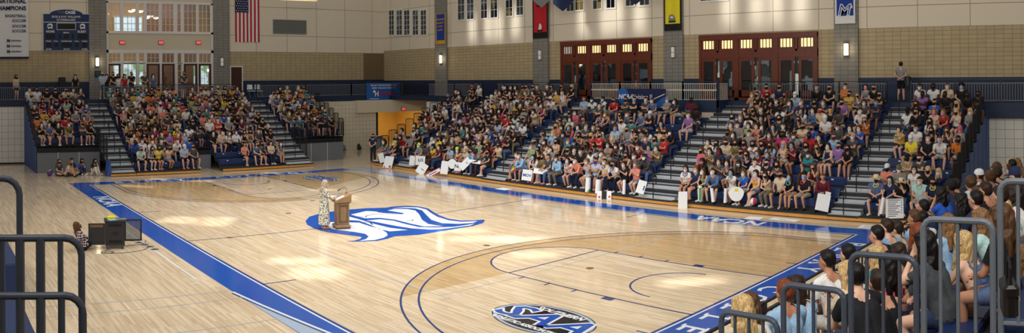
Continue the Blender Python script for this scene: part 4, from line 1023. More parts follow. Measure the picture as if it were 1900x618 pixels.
def spec(tok, rr):
    """x,y,shirt[- tank|+ long],hair style+colour[C cap colour|H straw hat|G bandana],mask"""
    x, y, s, h, m = tok.split(',')[:5]; extra = tok.split(',')[5] if tok.count(',') > 4 else ''
    d = dict(x=float(x), y=float(y), shirt=s[0], cut={'-': 'tank', '+': 'long'}.get(s[1:2], 'tee'), style=h[0], hcol=h[1], cap=h[3] if h[2:3] == 'C' else None, straw=h[2:3] == 'H', neon=h[2:3] == 'G', mask=m, extra=extra)
    d['sex'] = 'f' if d['style'] in 'LB' else 'm'
    d['var'] = rr.choice(FV if d['sex'] == 'f' else MV)
    if 'B' in extra: d['var'] = 9
    d['skin'] = rr.choice(DARKSK) if ('K' in extra or (d['hcol'] == '0' and rr.random() < .45)) else rr.choice(SKIN)
    d['legs'] = 'shorts' if rr.random() < .72 else 'pants'
    if 'P' in extra: d['legs'] = 'pants'
    if 'T' in extra: d['legs'] = 'shorts'
    d['lcol'] = rr.choice([(34, 36, 42), (44, 54, 84), (30, 32, 40), (92, 110, 146), (176, 164, 140), (60, 62, 66), (110, 128, 160), (212, 208, 200)]) if d['legs'] == 'shorts' else rr.choice([(52, 66, 100), (36, 40, 52), (30, 30, 34), (86, 104, 140), (120, 110, 92)])
    d['scol'] = rr.choice([(224, 224, 224), (224, 224, 224), (40, 40, 44), (60, 60, 64), (190, 186, 180), (210, 150, 150)])
    d['lei'] = extra.lower() and next((c for c in extra if c in 'gyprtn'), None)
    return d
def make_person(d, loc, rz, label, group, V=None):
    V = V or VAR[d['var']]
    t = thing('person', label, 'person', loc, rz, group)
    child('body', V['body'], t, c3(d['skin']))
    child(SHN[d['cut']], V[d['cut']], t, c3(COL[d['shirt']][0], d.get('j', 0)))
    child('shorts' if d['legs'] == 'shorts' else 'trousers', V[d['legs']], t, c3(d['lcol']))
    for q in (0, 1): child('shoe', V['shoe%d' % q], t, c3(d['scol']))
    hc, Rh = V['head']; e = Rh.to_euler()
    child('hair', HAIR[d['style']], t, c3(HC[d['hcol']][0]), hc, e)
    if MC.get(d['mask']): child('face_mask', MASK, t, c3(MC[d['mask']]), hc, e)
    if d['cap']: child('cap', CAP, t, c3(COL[d['cap']][0]), hc, e)
    if d['neon']: child('bandana', CAP, t, c3((200, 230, 60)), hc, (e.x, e.y, e.z+PI))
    if d['straw']: child('straw_hat', STRAW, t, c3((222, 204, 160)), hc, e)
    if d['lei']: child('flower_garland', LEI, t, c3({'g': (110, 200, 150), 'y': (226, 220, 90), 'p': (190, 130, 210), 'r': (200, 40, 70), 't': (60, 180, 190), 'n': (40, 60, 170)}[d['lei']]), hc)
    return t
# ---- the crowd too small to show apart: every person still modelled, all in one mesh
class Crowd:
    def __init__(s): s.V = []; s.F = []; s.Cc = []; s.n = 0
    def addmesh(s, me, mats, col, key):
        v, f = crowd_cache(me, key); a = v@np.array(mats[0]).T+mats[1]
        s.V.append(a); s.F.append(f+s.n); s.n += len(v); s.Cc.append(np.tile(np.array(col, dtype=np.float32), (len(v), 1)))
    def person(s, d, loc, rz, V=None):
        V = V or VAR[d['var']]; c, si = math.cos(rz), math.sin(rz); Rz = np.array([[c, -si, 0], [si, c, 0], [0, 0, 1]]); L_ = np.array(loc)
        k = d['var'] if V in VAR else id(V)
        for part, col in (('body', c3(d['skin'])), (d['cut'], c3(COL[d['shirt']][0])), (d['legs'], c3(d['lcol'])), ('shoe0', c3(d['scol'])), ('shoe1', c3(d['scol']))):
            s.addmesh(V[part], (Rz, L_), col, (k, part))
        hc, Rh = V['head']; Rr = Rz@np.array(Rh); H = Rz@np.array(hc)+L_
        s.addmesh(HAIR[d['style']], (Rr, H), c3(HC[d['hcol']][0]), ('h', d['style']))
        if MC.get(d['mask']): s.addmesh(MASK, (Rr, H), c3(MC[d['mask']]), 'mask')
        if d['cap'] or d['neon']: s.addmesh(CAP, (Rr, H), c3(COL[d['cap']][0]) if d['cap'] else c3((200, 230, 60)), 'cap')
        if d['straw']: s.addmesh(STRAW, (Rr, H), c3((222, 204, 160)), 'straw')
    def build(s, name, label, cat):
        V = np.concatenate(s.V); F = np.concatenate(s.F); me = bpy.data.meshes.new(name)
        me.vertices.add(len(V)); me.vertices.foreach_set('co', V.astype(np.float32).ravel())
        me.loops.add(len(F)*3); me.loops.foreach_set('vertex_index', F.astype(np.int32).ravel()); me.polygons.add(len(F)); me.polygons.foreach_set('loop_start', np.arange(0, len(F)*3, 3, dtype=np.int32)); me.polygons.foreach_set('use_smooth', np.ones(len(F), bool))
        me.update(calc_edges=True); at = me.color_attributes.new('col', 'FLOAT_COLOR', 'POINT'); at.data.foreach_set('color', np.concatenate(s.Cc).astype(np.float32).ravel())
        me.materials.append(M['crowd']); o = bpy.data.objects.new(name, me); C.objects.link(o); return tag(o, label, cat, kind='stuff')
_cc = {}
def crowd_cache(me, key):
    if key in _cc: return _cc[key]
    o = bpy.data.objects.new('x', me); C.objects.link(o); m = o.modifiers.new('d', 'DECIMATE'); m.ratio = .3 if len(me.polygons) > 150 else 1
    dg = bpy.context.evaluated_depsgraph_get(); e = bpy.data.meshes.new_from_object(o.evaluated_get(dg)); bpy.data.objects.remove(o)
    e.calc_loop_triangles(); v = np.empty(len(e.vertices)*3); e.vertices.foreach_get('co', v); t = np.empty(len(e.loop_triangles)*3, np.int32); e.loop_triangles.foreach_get('vertices', t)
    _cc[key] = (v.reshape(-1, 3), t.reshape(-1, 3)); bpy.data.meshes.remove(e); return _cc[key]
# ================================================================== WHO SITS WHERE (heads read off the photograph, seated on their rows)
S16 = 160/824
WIN = [
 (700, 150, S16, "683,155,n,S1Cg,k;630,190,v,L1,k;733,120,k,S1,w;797,118,k,L1,w;780,170,d,S1,w;543,270,k,L0,k;650,280,w,S0,w;600,295,k,S1,k;443,320,k,L1,k;493,325,r,L1,w;547,325,e,L1,w;580,335,w,S1Cw,k;410,390,a-,L1,k;482,392,M-,L2,w;780,345,v,L1,k;755,410,d,S1Cw,k;610,470,k,L3,w;655,475,a,L3,w;710,470,n,S1,k;757,485,c-,L1,k;805,480,t,L1,w;515,565,w,S1,w;585,555,Y,S1,k;238,535,r,L0,w;312,530,g,S1Cg,k"),
 (700, 230, S16, "32,210,t,L1,w;90,205,g,L1,w;190,190,k,L4G,w;375,215,g,S2G,w;455,245,d,S0,k,t;530,240,y,L0,b;585,240,m,L1,w;705,250,l,S5,b;790,250,s-,L1G,w"),
 (850, 150, S16, "125,68,k,S1,r;198,75,w,S1,w;22,120,k,L1,w;60,120,k,L1,w;110,125,d,S1,k;195,130,k,S0,k;297,118,c,L3,w;365,120,k,L1,w;360,65,k,L1,w;405,60,k,L1,w;463,70,k,L1,w;512,70,n,L1,w;560,75,a,L1,k;603,65,g,S1,k;690,60,a,S1,k;760,60,d,S2,w;580,120,w-,L3,w;645,130,c,L3,w;708,125,w-,L1,w;755,145,k,L1,k;225,170,w,S1,k;310,170,w,S1Cw,w;15,180,d,S1,w;212,215,d,S0,k;285,230,w,S0,w;325,235,y,S1,k;110,240,w,S1,k;430,185,w,S1,k;485,190,d,S1,k;545,190,w,S1,k;618,180,n,S1,k;677,190,w,S0,k;755,195,d,S1,k;735,250,g,S2,w;440,135,w,L1,k;510,130,k,L1,w;127,290,d,L1,k;165,295,d,S0,k;232,285,k,L1,w;283,300,n,S1,k;345,305,k,L1,w;412,305,p,L0,w;620,320,g,S1,k;560,310,k,L1,k;10,345,v,L1,k;108,355,m,S1,k;187,360,w,S1,k;300,355,k,S1,k;375,375,f,S0,k;450,375,r,S1,k;540,370,q,S0,k;650,375,k,S1,k;113,430,d,L1,w;162,430,n,L1,w;280,440,g,S1,k;345,430,d,S1,k;500,440,w,S1,k;540,460,k,S0,k;35,480,t,L1,w;90,495,k,L1,w;305,495,b,S2,w;455,515,m,S1,w,P;380,540,n,S1,k;530,530,k,S0,k,P;620,460,k,S1,k,P;770,535,f,L1,k"),
 (850, 240, S16, "65,205,c,L4H,w;148,225,l+,S0,k;200,225,g,S0,k,r;280,240,k,L0,k;385,150,c,L1,k;545,265,c-,L2,w,r;622,265,l+,S1,w;745,270,w,L0,b,r;795,290,a,L2,k;780,190,k,L0,k"),
 (1000, 150, S16, "73,75,d,S1,w;143,75,d,S1,k;215,80,k,S1,k;25,130,d,L2,k;85,130,g,L1,w;160,125,y,L2,w;232,135,w-,S2,w;72,180,g,S1,k;133,170,w,S1Cw,k;40,245,M-,L2,w;390,205,l,S2,-;525,210,w,S0,w;602,205,w,S0,w;570,260,d,S1,w,P;727,215,r,S1,k;820,215,d,S1,k;268,335,k,L1,k;345,335,p,L0,w;425,345,d,S1,r,BT;290,405,q,L1,w;220,400,k-,L1,k;595,345,v-,L3,k;665,350,k-,B3,w;733,355,n,S0,b;795,355,d,L1,k;595,440,w,L0,k;770,420,w,S0,k;90,470,l,L1,k;100,540,l,L4,w;155,555,c-,L1,k;240,550,d,L0,w;308,545,b,S0,k;385,555,d-,L0,k"),
 (1000, 250, S16, "485,65,g-,L0,k;540,70,c+,L0,k;655,75,g-,L1,w;740,75,k-,L0,w;820,85,g,L0,w;75,155,c,S2,w;145,150,g,S1,w;265,150,k,S0,k;325,155,k,S1,w;410,185,k,S1,w;495,190,w,S0,k,K;575,180,n,S1Cn,w;625,215,c,S1,w;180,260,l+,S0,w,P;295,265,w,L1,w,T;380,265,s,S1,w,P;463,280,l-,B3,w,T;535,285,f,S1,B,T;625,290,c,S1,w,n;733,290,w,S1,k,n;815,310,k,L1,w,T;20,260,Y-,L3,k;75,280,d,S1,-"),
 (1150, 170, S16, "62,105,u,S1,k,T;128,110,k,S1,b,T;240,105,d,S1,w,T;322,110,u,S1,w,T;445,95,g,S1Cg,w,T;550,115,d,L1,w;675,125,m,S0,k,K;740,135,k,S1,k,K;35,255,d,S1,k;105,255,u,S2,w;203,255,u,S1,b;280,255,k,S1Cw,b;5,320,w,S1,k;92,350,g,S2,k,T;190,345,w,B2,k;262,345,g,B2,k;365,355,w,L1,k;440,350,c,L2,k;485,370,c-,B2,k;622,355,k,L0,w,P;655,255,v,S2,w;45,500,w,L1,w;150,480,k,S1,k;230,510,m,S1,w,P;352,515,a,B2,w,P;447,520,v-,L1,b,T;775,545,p,L2,k,T"),
 (1150, 270, S16, "70,105,k-,L1,k;265,125,d,S0,w,KP;45,220,k,L1,w,T;150,215,s,L3,v,TY;625,245,w,L1,w,nT;725,280,n,B5,w,T;815,280,e-,L2,w"),
 (1280, 150, S16, "630,80,g,S1Ct,k;735,75,r,S0,k;550,165,c-,L3,w;640,155,k,S0,k;735,165,k,L1,k;545,245,k,L1,k;640,245,k,L1,k;740,240,k,L1,k;375,325,u,L1,k;465,320,n,L3,w;545,325,w,L1,k;645,315,k,S1,w;475,395,a,L2,w;575,400,e,L1,w;655,400,d,L1,w;755,425,g,L1,b;350,470,d,S0,k;435,475,d,L1,w;555,470,g,S1,w;650,475,s,L1,w;752,490,m,L1,w;215,545,c,L1,w;310,550,w,L1,k;400,570,a,L1,k;480,570,m,L1,k;570,560,w,L1,k;650,580,k,L1,k;745,580,l,L1,k"),
 (1280, 270, S16, "105,35,p,L2,k,T;190,25,a,L1,w,T;275,40,n,L0,M,T;370,20,c,S1,k,T;475,50,d,S1,k,T;570,40,n,L1,k,T;645,65,m,L2,b,T;755,60,v,L2,b,T;145,180,k,L0,p;280,190,d,L1,w;385,190,g,L0,w;490,195,d,L0,w;620,185,w,S1,w;725,190,k,S0,k;155,280,e-,L3,w,P;240,280,u+,S0,w,T;400,285,w,L0,b,tT;515,290,b,L2,w,tT;625,305,y-,L1,w,pT;745,295,c-,L1,k,P"),
 (1420, 140, S16, "130,135,n,S0,k;500,135,k+,S1,b;622,120,k,S1,k,T;758,135,o,S0,w,T;795,205,y,S0,k,T;105,220,k,L1,b;205,215,a,L2,k;300,210,l,S1Cw,w;135,300,w,S0,k;260,295,u,L1,w;408,305,w,L1,b;527,305,c,S1,r;635,310,k,S1,y;680,365,d,S0Ck,k;330,390,d,L1,k;235,375,k,L0,k;455,370,u+,L0,w;125,380,d,L1,k;35,480,g,L2,b;120,460,k,S1,w;220,455,w,L0,k;350,470,c,S2,k;470,460,b,S2,k;580,460,w,S1Cw,w;690,495,d,S0,w;30,550,m,L1,w;160,550,M,S0,k;285,555,g,S0,w,T;415,560,r,S0,k;530,570,k,L1,w;665,560,l,S2,n;810,480,d,L1,w,T"),
 (1420, 230, 170/618, "125,120,c-,L4,b,T;175,155,m,L1,b,T;270,125,d,L1,k;285,190,t,S0,w,T;355,135,k,L2,k,T;435,130,n-,L1,w,T;515,190,v,S1,n,T;80,290,d,L1,k;325,300,m-,L2,k,T;100,360,c,S2,k,eT;180,370,k,L1,b,tT;272,370,k,S0,b,rT;390,385,m+,S5,-,P;530,130,k,L0,k"),
 (1580, 110, 250/966, "107,215,g,L1,p,T;165,205,k,S1,k,T;75,365,w,S1,w,T;210,300,n,S0,b,KT;125,410,o,L3,k,T;65,470,b,B2,w,T;495,220,w,S0,w,K;585,215,w,S0,k,K;685,215,c,S2,w;785,225,k,A0,b;880,270,k,S0,k,K;910,250,k,S0,k,K;505,275,v,S0,k,K;590,305,b,S0,k;680,275,k,S0,k,K;670,350,r,L3,p;760,340,d,L4,k;850,350,g,L4,w;590,395,c,L3,p;755,410,w-,L4,k;400,400,w,S0Ck,k;480,395,k+,S1,k;575,480,k-,L0,k;690,475,d-,L2,k,T;460,490,w,S1,w;775,480,g,L3Cp,p;355,530,y,B1,-,T;435,545,Y,S1Cw,w,T;545,570,k,S1,w,T;637,560,w,S2,b,T;765,545,o,S0,k,T"),
 (1580, 260, 250/966, "395,110,h,S1Ck,k;480,105,d,S1,k;250,220,s,S1Cw,k,T;345,215,g,S2Ca,w;445,220,w,L1,w;545,235,k,L4,k;640,245,n+,L4,w;175,300,u,S1H,k,yTB;285,330,n,L1,b;345,320,k,L1H,k;485,320,q,S1,w,gTB;585,345,n,S0,k,y")]
NEARW = [
 (1600, 370, S16, "150,330,b,L0,-;230,285,n,S0Ck,-;305,265,d,S1,-;385,255,w,A2,-;510,150,w,S1Cw,-;480,195,n,S0Cn,-;625,215,m,S1,-;490,335,n,L2,-;400,390,k,L0,-;330,530,k,L5,-;740,160,w,A2,-;770,260,n,S0,-;745,430,d,L0,-"),
 (1740, 300, S16, "155,350,c,A2,-;120,395,d,S1,-;300,320,M,L3,w;370,275,k,L2,-;440,250,e,L3,-;490,190,k,S0,-;400,310,g,S0,-;470,365,n,S1Cn,k;520,450,k,L2,-;640,315,w,S1Cn,w;655,165,k,S0,b;740,190,k,L0,-;790,240,b,L1,-;790,480,w,L4,w;170,555,k,S1,w;215,415,g,A4,-;40,500,k,A1,-;700,90,k,A3,-;800,60,M,A3,-"),
 (1440, 440, .288, "100,335,w,S0,-;175,300,b,S0,-;290,240,k,S0,-;375,180,l,S1,-;395,225,g,S1,-;450,140,l,S2,-;470,180,w,S0,w;500,105,n,S0,-;555,60,g,S1Cg,-;190,460,t,L4,-;310,350,c,L4,-;370,425,p,L0,-;520,320,l,L3,-;590,280,k,S0,-;640,390,k-,S1,-;265,500,d,L1,-"),
 (1600, 440, .288, "200,330,k,L2,-;320,250,d,L2,-;540,220,u-,L4,-;600,105,q,L3,-"),
 (1740, 400, .3524, "130,220,q,L4,-;195,140,w,L1,-;250,60,e,S0,-;420,140,d,A1,-;90,110,r,S1,-;380,300,p,L3,-;330,20,k,L2,-"),
 (1220, 500, .191, "785,420,c,L4,-;985,385,w,L2,-;1085,345,l,S5,-;1160,330,l,L1,-")]
rr = random.Random(11)
def rows_for(bank_x0, u, v, imax, axis):
    bst = None
    for i in range(imax+1):
        p = onx(u, v, bank_x0+DEP*(i+1)+.05) if axis == 'x' else ony(u, v, bank_x0+DEP*(i+1)+.05)
        e = abs(p[2]-(dz(i)+1.2))
        if bst is None or e < bst[0]: bst = (e, i, p)
    return bst
SECS = [(27.9, 30.2, 10, 'corner section'), (20.15, 26.3, 10, 'red-banner section'), (10.6, 18.55, 8, 'balcony section'), (1.9, 8.7, 10, 'blue-banner section'), (-2.4, .7, 10, 'end section')]
def secof(y):
    return min(range(5), key=lambda k: max(SECS[k][0]-y, y-SECS[k][1], 0))
people = []; seen = []
for x0, y0, s, data in WIN:
    for tok in data.split(';'):
        d = spec(tok, rr); u, v = x0+d['x']*s, y0+d['y']*s
        if any(abs(u-a)+abs(v-b_) < 8 for a, b_ in seen): continue
        seen.append((u, v)); e, i, p = rows_for(17.3, u, v, 10, 'x'); k = secof(p[1])
        i = min(i, SECS[k][2]); d.update(i=i, s=k, y=float(min(max(p[1], SECS[k][0]+.22), SECS[k][1]-.22)), u=u, v=v); people.append(d)
# settle neighbours in each row so that nobody shares a seat
for k in range(5):
    for i in range(11):
        row = sorted([d for d in people if d['s'] == k and d['i'] == i], key=lambda d: d['y'])
        for it in range(60):
            for a, b_ in zip(row, row[1:]):
                g = .43-(b_['y']-a['y'])
                if g > 0: a['y'] -= g/2; b_['y'] += g/2
            for d in row: d['y'] = min(max(d['y'], SECS[k][0]+.2), SECS[k][1]-.2)
            row.sort(key=lambda d: d['y'])
def pos(d): return (17.3+DEP*(d['i']+1)+.13, d['y'], dz(d['i']))
for d in people: d['dist'] = math.dist(pos(d), tuple(O_)); d['rz'] = -PI/2+rr.uniform(-.22, .22)
near = []
for x0, y0, s, data in NEARW:
    for tok in data.split(';'):
        d = spec(tok, rr); u, v = x0+d['x']*s, y0+d['y']*s; d.update(u=u, v=v); best_ = None
        for q in range(400, 1041, 4):
            i = q/100; p = ony(u, v, -2.45-DEP*(i+1)-.05); e = abs(p[2]-(dz(i)+1.2))+(2 if p[0] < -1.2 or math.dist(p, tuple(O_)) < 7.3 else 0)
            if best_ is None or e < best_[0]: best_ = (e, i, p)
        e, i, p = best_
        if math.dist(p, tuple(O_)) < 7.3: p = atr(u, v, 7.4/np.linalg.norm(ray(u, v)))
        d.update(i=i, y=p[1], xw=p[0], zz=p[2]-1.2, rz=PI-.4+rr.uniform(-.35, .3)); d['dist'] = math.dist(p, tuple(O_)); near.append(d)
near.sort(key=lambda d: d['dist'])
for it in range(80):
    for a in range(len(near)):
        for b_ in range(a):
            A, B = near[a], near[b_]; dx, dy = A['xw']-B['xw'], A['y']-B['y']
            if abs(dx) < .44 and abs(dy) < .5 and abs(A['zz']-B['zz']) < .6:
                g = .44-abs(dx); sg = 1 if dx >= 0 else -1; A['xw'] += max(sg, -.1)*g/2; B['xw'] -= min(sg, .1)*g/2
def describe(d):
    top = {'tee': 'T-shirt', 'tank': 'tank top', 'long': 'long-sleeved top'}[d['cut']]
    s = '%s %s' % (COL[d['shirt']][1], top)
    if d['straw']: h = 'straw hat'
    elif d['cap']: h = '%s cap' % COL[d['cap']][1]
    elif d['neon']: h = 'neon bandana'
    else: h = '%s %s hair' % (HS[d['style']], HC[d['hcol']][1])
    return s, h
allp = sorted(people+near, key=lambda d: d['dist']); NIND = 292
chosen = {id(d) for d in allp[:NIND]}
crowd = Crowd(); ind = []
used_labels = set()
for k in range(5):
    for i in range(11):
        row = sorted([d for d in people if d['s'] == k and d['i'] == i], key=lambda d: d['y'])   # counted from the camera's end of the row
        for n, d in enumerate(row):
            if id(d) in chosen:
                s, h = describe(d)
                lab = '%s, %s, %s in %s row of %s' % (s, h, ORD[n], ORD[i], SECS[k][3])
                while lab in used_labels: lab += ' too'
                used_labels.add(lab); t = make_person(d, pos(d), d['rz'], lab, 'seated in the long side bleachers'); ind.append((d, t))
            else: crowd.person(d, pos(d), d['rz'])
nrank = 0
for d in near:
    s, h = describe(d)
    if id(d) in chosen:
        rel = 'before the slate rails' if d['u'] < 1700 else 'behind the two tallest rails'
        lab = '%s, %s, %s nearest in the near-end crowd' % (s, h, ORD[nrank] if nrank < 15 else '%dth' % (nrank+1) if (nrank+1) % 10 not in (1, 2, 3) or 10 < nrank+1 < 14 else '%d%s' % (nrank+1, {1: 'st', 2: 'nd', 3: 'rd'}[(nrank+1) % 10]))
        t = make_person(d, (d['xw'], d['y']-.08, d['zz']), d['rz'], lab, 'near-end crowd seen from behind'); ind.append((d, t)); nrank += 1
    else: crowd.person(d, (d['xw'], d['y']-.08, d['zz']), d['rz'])
# ---- everyone else: random neighbours to fill the packed rows, and the far-end sections
PAL = 'kkkkkkknnnddddggwwwwrmlbuuctteyvpoasaa'
def rnd(mx=None):
    f = rr.random() < .56; return spec('0,0,%s%s,%s%s,%s' % (rr.choice(PAL), rr.choice(['', '', '', '-' if f else '']), rr.choice('LLLB' if f else 'SSSS'), rr.choice('00111112233445'), rr.choice('wwwkkkb')), rr)
for k, (p0, rows) in {0: (.72, range(1, 9)), 1: (.8, range(0, 11)), 2: (.5, range(1, 6)), 3: (.45, range(3, 10)), 4: (.25, range(5, 10))}.items():
    for i in rows:
        ysd = [d['y'] for d in people if d['s'] == k and d['i'] == i]; y = SECS[k][0]+.3
        while y < SECS[k][1]-.25:
            if all(abs(y-a) > .44 for a in ysd) and rr.random() < p0:
                d = rnd(); dd = dict(d, i=i, y=y); crowd.person(d, pos(dd), -PI/2+rr.uniform(-.2, .2)); ysd.append(y)
            y += .47
FARW = [(180, 180, .2507, "318,380,q,S2,k,T;397,375,g,L1,k,T;455,375,Y,L1,k,T;530,375,c,L2,k,T;572,370,r-,L1,k;640,360,l,S3Cw,w,T;700,345,b,S1,k;268,335,b,S0,k,KP;335,330,w,S1,w;395,330,w,S1,w;470,325,d,S1,w;580,305,w,S1,w;650,310,g,S1,w;275,280,c,L1,w;345,285,k,L1,k;405,285,o,L1,w;425,230,M,L2,w;500,240,r,L2,k;590,230,Y,L2,w;650,235,k,L1,w;230,190,c,L1,w,P;322,188,d,L1,k;420,155,y,L1,w;195,120,p,L2,w;400,60,s,S1,k;470,60,w-,S1Cw,k;510,30,M,L1,w;580,60,q,S1,k"),
 (350, 140, .3077, "35,460,d,S1,k,T;340,430,s-,L1,-,T;400,420,u,S1,k,T;440,410,d,L1,k,T;497,425,c,L1,-,P;550,412,g,L1,w,T;90,345,d,L1,k,T;142,345,k,L0,w,T;195,350,c,S1,w,T;243,345,w,L1,w,P;288,340,w+,L1,w,P;333,335,k-,L0,k,T;372,335,a-,L1,k,T;420,345,d,S0,w,T;455,340,g,S1,k;495,340,k,S1,k;127,290,w,S1,w;180,285,r,S1,w;243,265,g,S1Cw,w;440,270,k,S1,k;380,200,w,L1Cp,w;210,155,Y,L1,k;285,170,m,L0,w"),
 (0, 140, .3236, "235,290,k,L2,w,T;283,290,u,L1,w,T;335,285,k,L1,w,T;385,285,a,S2,w,T;420,285,d,L1,w,T;475,285,d,S1,k,T;515,285,k,L1,k,T;557,285,d,L3,w,T;205,250,o,S1,k;375,240,r,S1,k;325,220,c,L1,w;430,215,g,S1,w;245,150,p,L1,k;295,180,r,L2,w;505,185,b,S1,w;490,220,g,S1,k;385,155,q,L1,k;325,150,n,S1,k;160,95,w,S1,w;212,90,w,S1,k;267,85,k,S1,k;318,85,k,S1,k;372,85,w,S1,k;420,90,c,L1,w;462,85,d,L1,w")]
fsec = [(-1.9, 1.72, 4), (3.2, 6.9, 0), (6.9, 8.25, 3), (8.25, 12.35, 0), (14.1, 17.65, 4)]
farp = []
for x0, y0, s, data in FARW:
    for tok in data.split(';'):
        d = spec(tok, rr); e, i, p = rows_for(31.6, x0+d['x']*s, y0+d['y']*s, 10, 'y'); k = min(range(5), key=lambda q: max(fsec[q][0]-p[0], p[0]-fsec[q][1], 0))
        i = max(i, fsec[k][2]); x = min(max(p[0], fsec[k][0]+.2), fsec[k][1]-.2)
        if any(f['i'] == i and abs(f['x_']-x) < .4 for f in farp): continue
        d.update(i=i, x_=x, k=k); farp.append(d)
def fpos(i, x): return (x, 31.6+DEP*(i+1)+.13, dz(i))
for d in farp: crowd.person(d, fpos(d['i'], d['x_']), rr.uniform(-.15, .25))
for k, (a, c, i0) in enumerate(fsec):
    for i in range(i0, 11):
        x = a+.25
        while x < c-.2:
            full = .86 if k != 3 or i > 3 else (.0 if i < 2 else .35)
            if k == 4 and i > 8: full = .75
            if k in (1,) and i == 0: full = 0
            if all(not (f['i'] == i and abs(f['x_']-x) < .42) for f in farp) and rr.random() < full:
                d = rnd(); crowd.person(d, fpos(i, x), rr.uniform(-.15, .25))
            x += .455
# standing along the far rail and on the concourse
for u, sh, v in ((190, 'l', STAND_M), (198, 'k', STAND_F), (210, 'k', STAND_M), (219, 'w', STAND_F), (231, 'r', STAND_F), (244, 'k', STAND_M), (268, 'd', STAND_M), (284, 'u', STAND_F), (341, 'd', STAND_M), (140, 'k', STAND_F), (30, 'c', STAND_F)):
    p = ony(u, 160, 40.1 if u > 150 else 41.2); d = rnd(); d['shirt'] = sh; d['cut'] = 'tee'; d['style'] = 'S' if v is STAND_M else 'L'; crowd.person(d, (p[0], p[1], ZC), rr.uniform(-.3, .3), v)
FL = [person_variant('floor', 'f', 'lap', 'cross', .12), person_variant('floor', 'f', ('thigh', 'chin'), 'up', .25), person_variant('floor', 'm', 'lap', 'cross', .2)]
for u, v_, sh, vi, rz in ((108, 326, 'd', 0, .5), (124, 328, 'c', 1, 1.2), (131, 325, 'n', 2, .3), (150, 324, 'b', 1, .2), (172, 325, 'k', 1, .6)):
    p = onz(u, v_); d = rnd(); d['shirt'] = sh; d['cut'] = 'tee'; d['style'] = 'L'; d['legs'] = 'shorts' if sh in 'dc' else 'pants'; crowd.person(d, (p[0], min(p[1], 33.3), 0), rz, FL[vi])
crowd.build('seated_crowd', 'masked spectators packed into the far-end bleachers and the distant upper rows', 'crowd')
# ---- singled-out people
d = spec('0,0,g,S0,-', rr); d['legs'] = 'shorts'; d['lcol'] = (24, 24, 28); p = onx(1672, 186, 25.25)
make_person(d, (25.25, p[1], ZC), PI/2+.15, 'person in grey T-shirt and black shorts standing on the concourse, back turned', None, STAND_B)
t = thing('backpack', 'black backpack held at the side of the person standing in grey', 'bag', (25.2, p[1]-.38, ZC+.75))
MB().bev(-.12, .12, -.1, .12, 0, .42, 'leather', .05).obj('bag_body', t); MB().tube([(-.06, .12, .4), (-.06, .2, .25), (-.06, .12, .06)], .015, 'leather').obj('strap', t)
d = spec('0,0,n,S1,k', rr); d['legs'] = 'pants'; d['lcol'] = (40, 42, 50)
make_person(d, (17.75, 30.75, .0), -.9, 'person in navy polo shirt standing at the corner end of the long side bleachers', None, STAND_M)
# technician on the floor beside the equipment cart
TV = person_variant('floor', 'f', ('prop', 'thigh'), 'side', -.36, nod=-.45, headyaw=.3)
d = spec('0,0,m+,L2,k', rr); d['legs'] = 'pants'; d['lcol'] = (26, 26, 30); d['skin'] = (214, 164, 134)
def plaid():
    m, nt, b = newmat('plaid_flannel'); N = nt.nodes.new; Lk = nt.links.new
    tc = N('ShaderNodeTexCoord'); br = N('ShaderNodeTexBrick'); br.offset = 0; br.inputs['Scale'].default_value = 1; br.inputs['Brick Width'].default_value = .075; br.inputs['Row Height'].default_value = .075; br.inputs['Mortar Size'].default_value = .007
    br.inputs['Color1'].default_value = rgb(70, 30, 48); br.inputs['Color2'].default_value = rgb(44, 30, 52); br.inputs['Mortar'].default_value = rgb(214, 204, 208)
    sp = N('ShaderNodeSeparateXYZ'); Lk(tc.outputs['Object'], sp.inputs[0]); ad = N('ShaderNodeMath'); Lk(sp.outputs['X'], ad.inputs[0]); Lk(sp.outputs['Y'], ad.inputs[1]); cb = N('ShaderNodeCombineXYZ'); Lk(ad.outputs[0], cb.inputs['X']); Lk(sp.outputs['Z'], cb.inputs['Y']); Lk(cb.outputs[0], br.inputs['Vector']); Lk(br.outputs['Color'], b.inputs['Base Color']); b.inputs['Roughness'].default_value = .85; return m
TV['long'].materials[0] = plaid()
t = make_person(d, (-3.42, 14.02, 0), PI/2+.15, 'technician in plaid shirt with long brown hair sitting on the floor by the cart', None, TV)
# speaker at the lectern in a long printed dress
WV = person_variant('stand', 'f', 'lectern', 'close', .04, nod=.12)
WX, WY, WRZ = 5.0, 14.2, math.radians(74)
t = thing('person', 'speaker in a long white printed dress standing behind the lectern', 'person', (WX, WY, 0), WRZ)
child('body', WV['body'], t, c3((222, 176, 150)))
def dressmat():
    m, nt, b = newmat('printed_dress'); N = nt.nodes.new; Lk = nt.links.new
    tc = N('ShaderNodeTexCoord'); v = N('ShaderNodeTexVoronoi'); v.inputs['Scale'].default_value = 25; Lk(tc.outputs['Object'], v.inputs['Vector'])
    cr = N('ShaderNodeValToRGB'); cr.color_ramp.elements[0].position = .40; cr.color_ramp.elements[0].color = rgb(52, 54, 48); cr.color_ramp.elements[1].position = .52; cr.color_ramp.elements[1].color = rgb(226, 222, 208)
    Lk(v.outputs['Distance'], cr.inputs[0]); Lk(cr.outputs[0], b.inputs['Base Color']); b.inputs['Roughness'].default_value = .85; return m
dm = dressmat(); WV['long'].materials[0] = dm
b = MB(); prof = [(.30, .17, .17), (.285, .17, .35), (.25, .155, .6), (.205, .135, .85), (.17, .12, 1.05), (.175, .125, 1.18), (.185, .13, 1.26)]
vs = []; n = 28
for rx, ry, z in prof:
    for k in range(n): a = 2*PI*k/n; w_ = 1+.06*math.cos(a*7)*max(0, (1.0-z)); vs.append((rx*w_*math.cos(a), ry*1.15*w_*math.sin(a)+.02, z))
fs = [(i*n+k, i*n+(k+1) % n, (i+1)*n+(k+1) % n, (i+1)*n+k) for i in range(len(prof)-1) for k in range(n)]
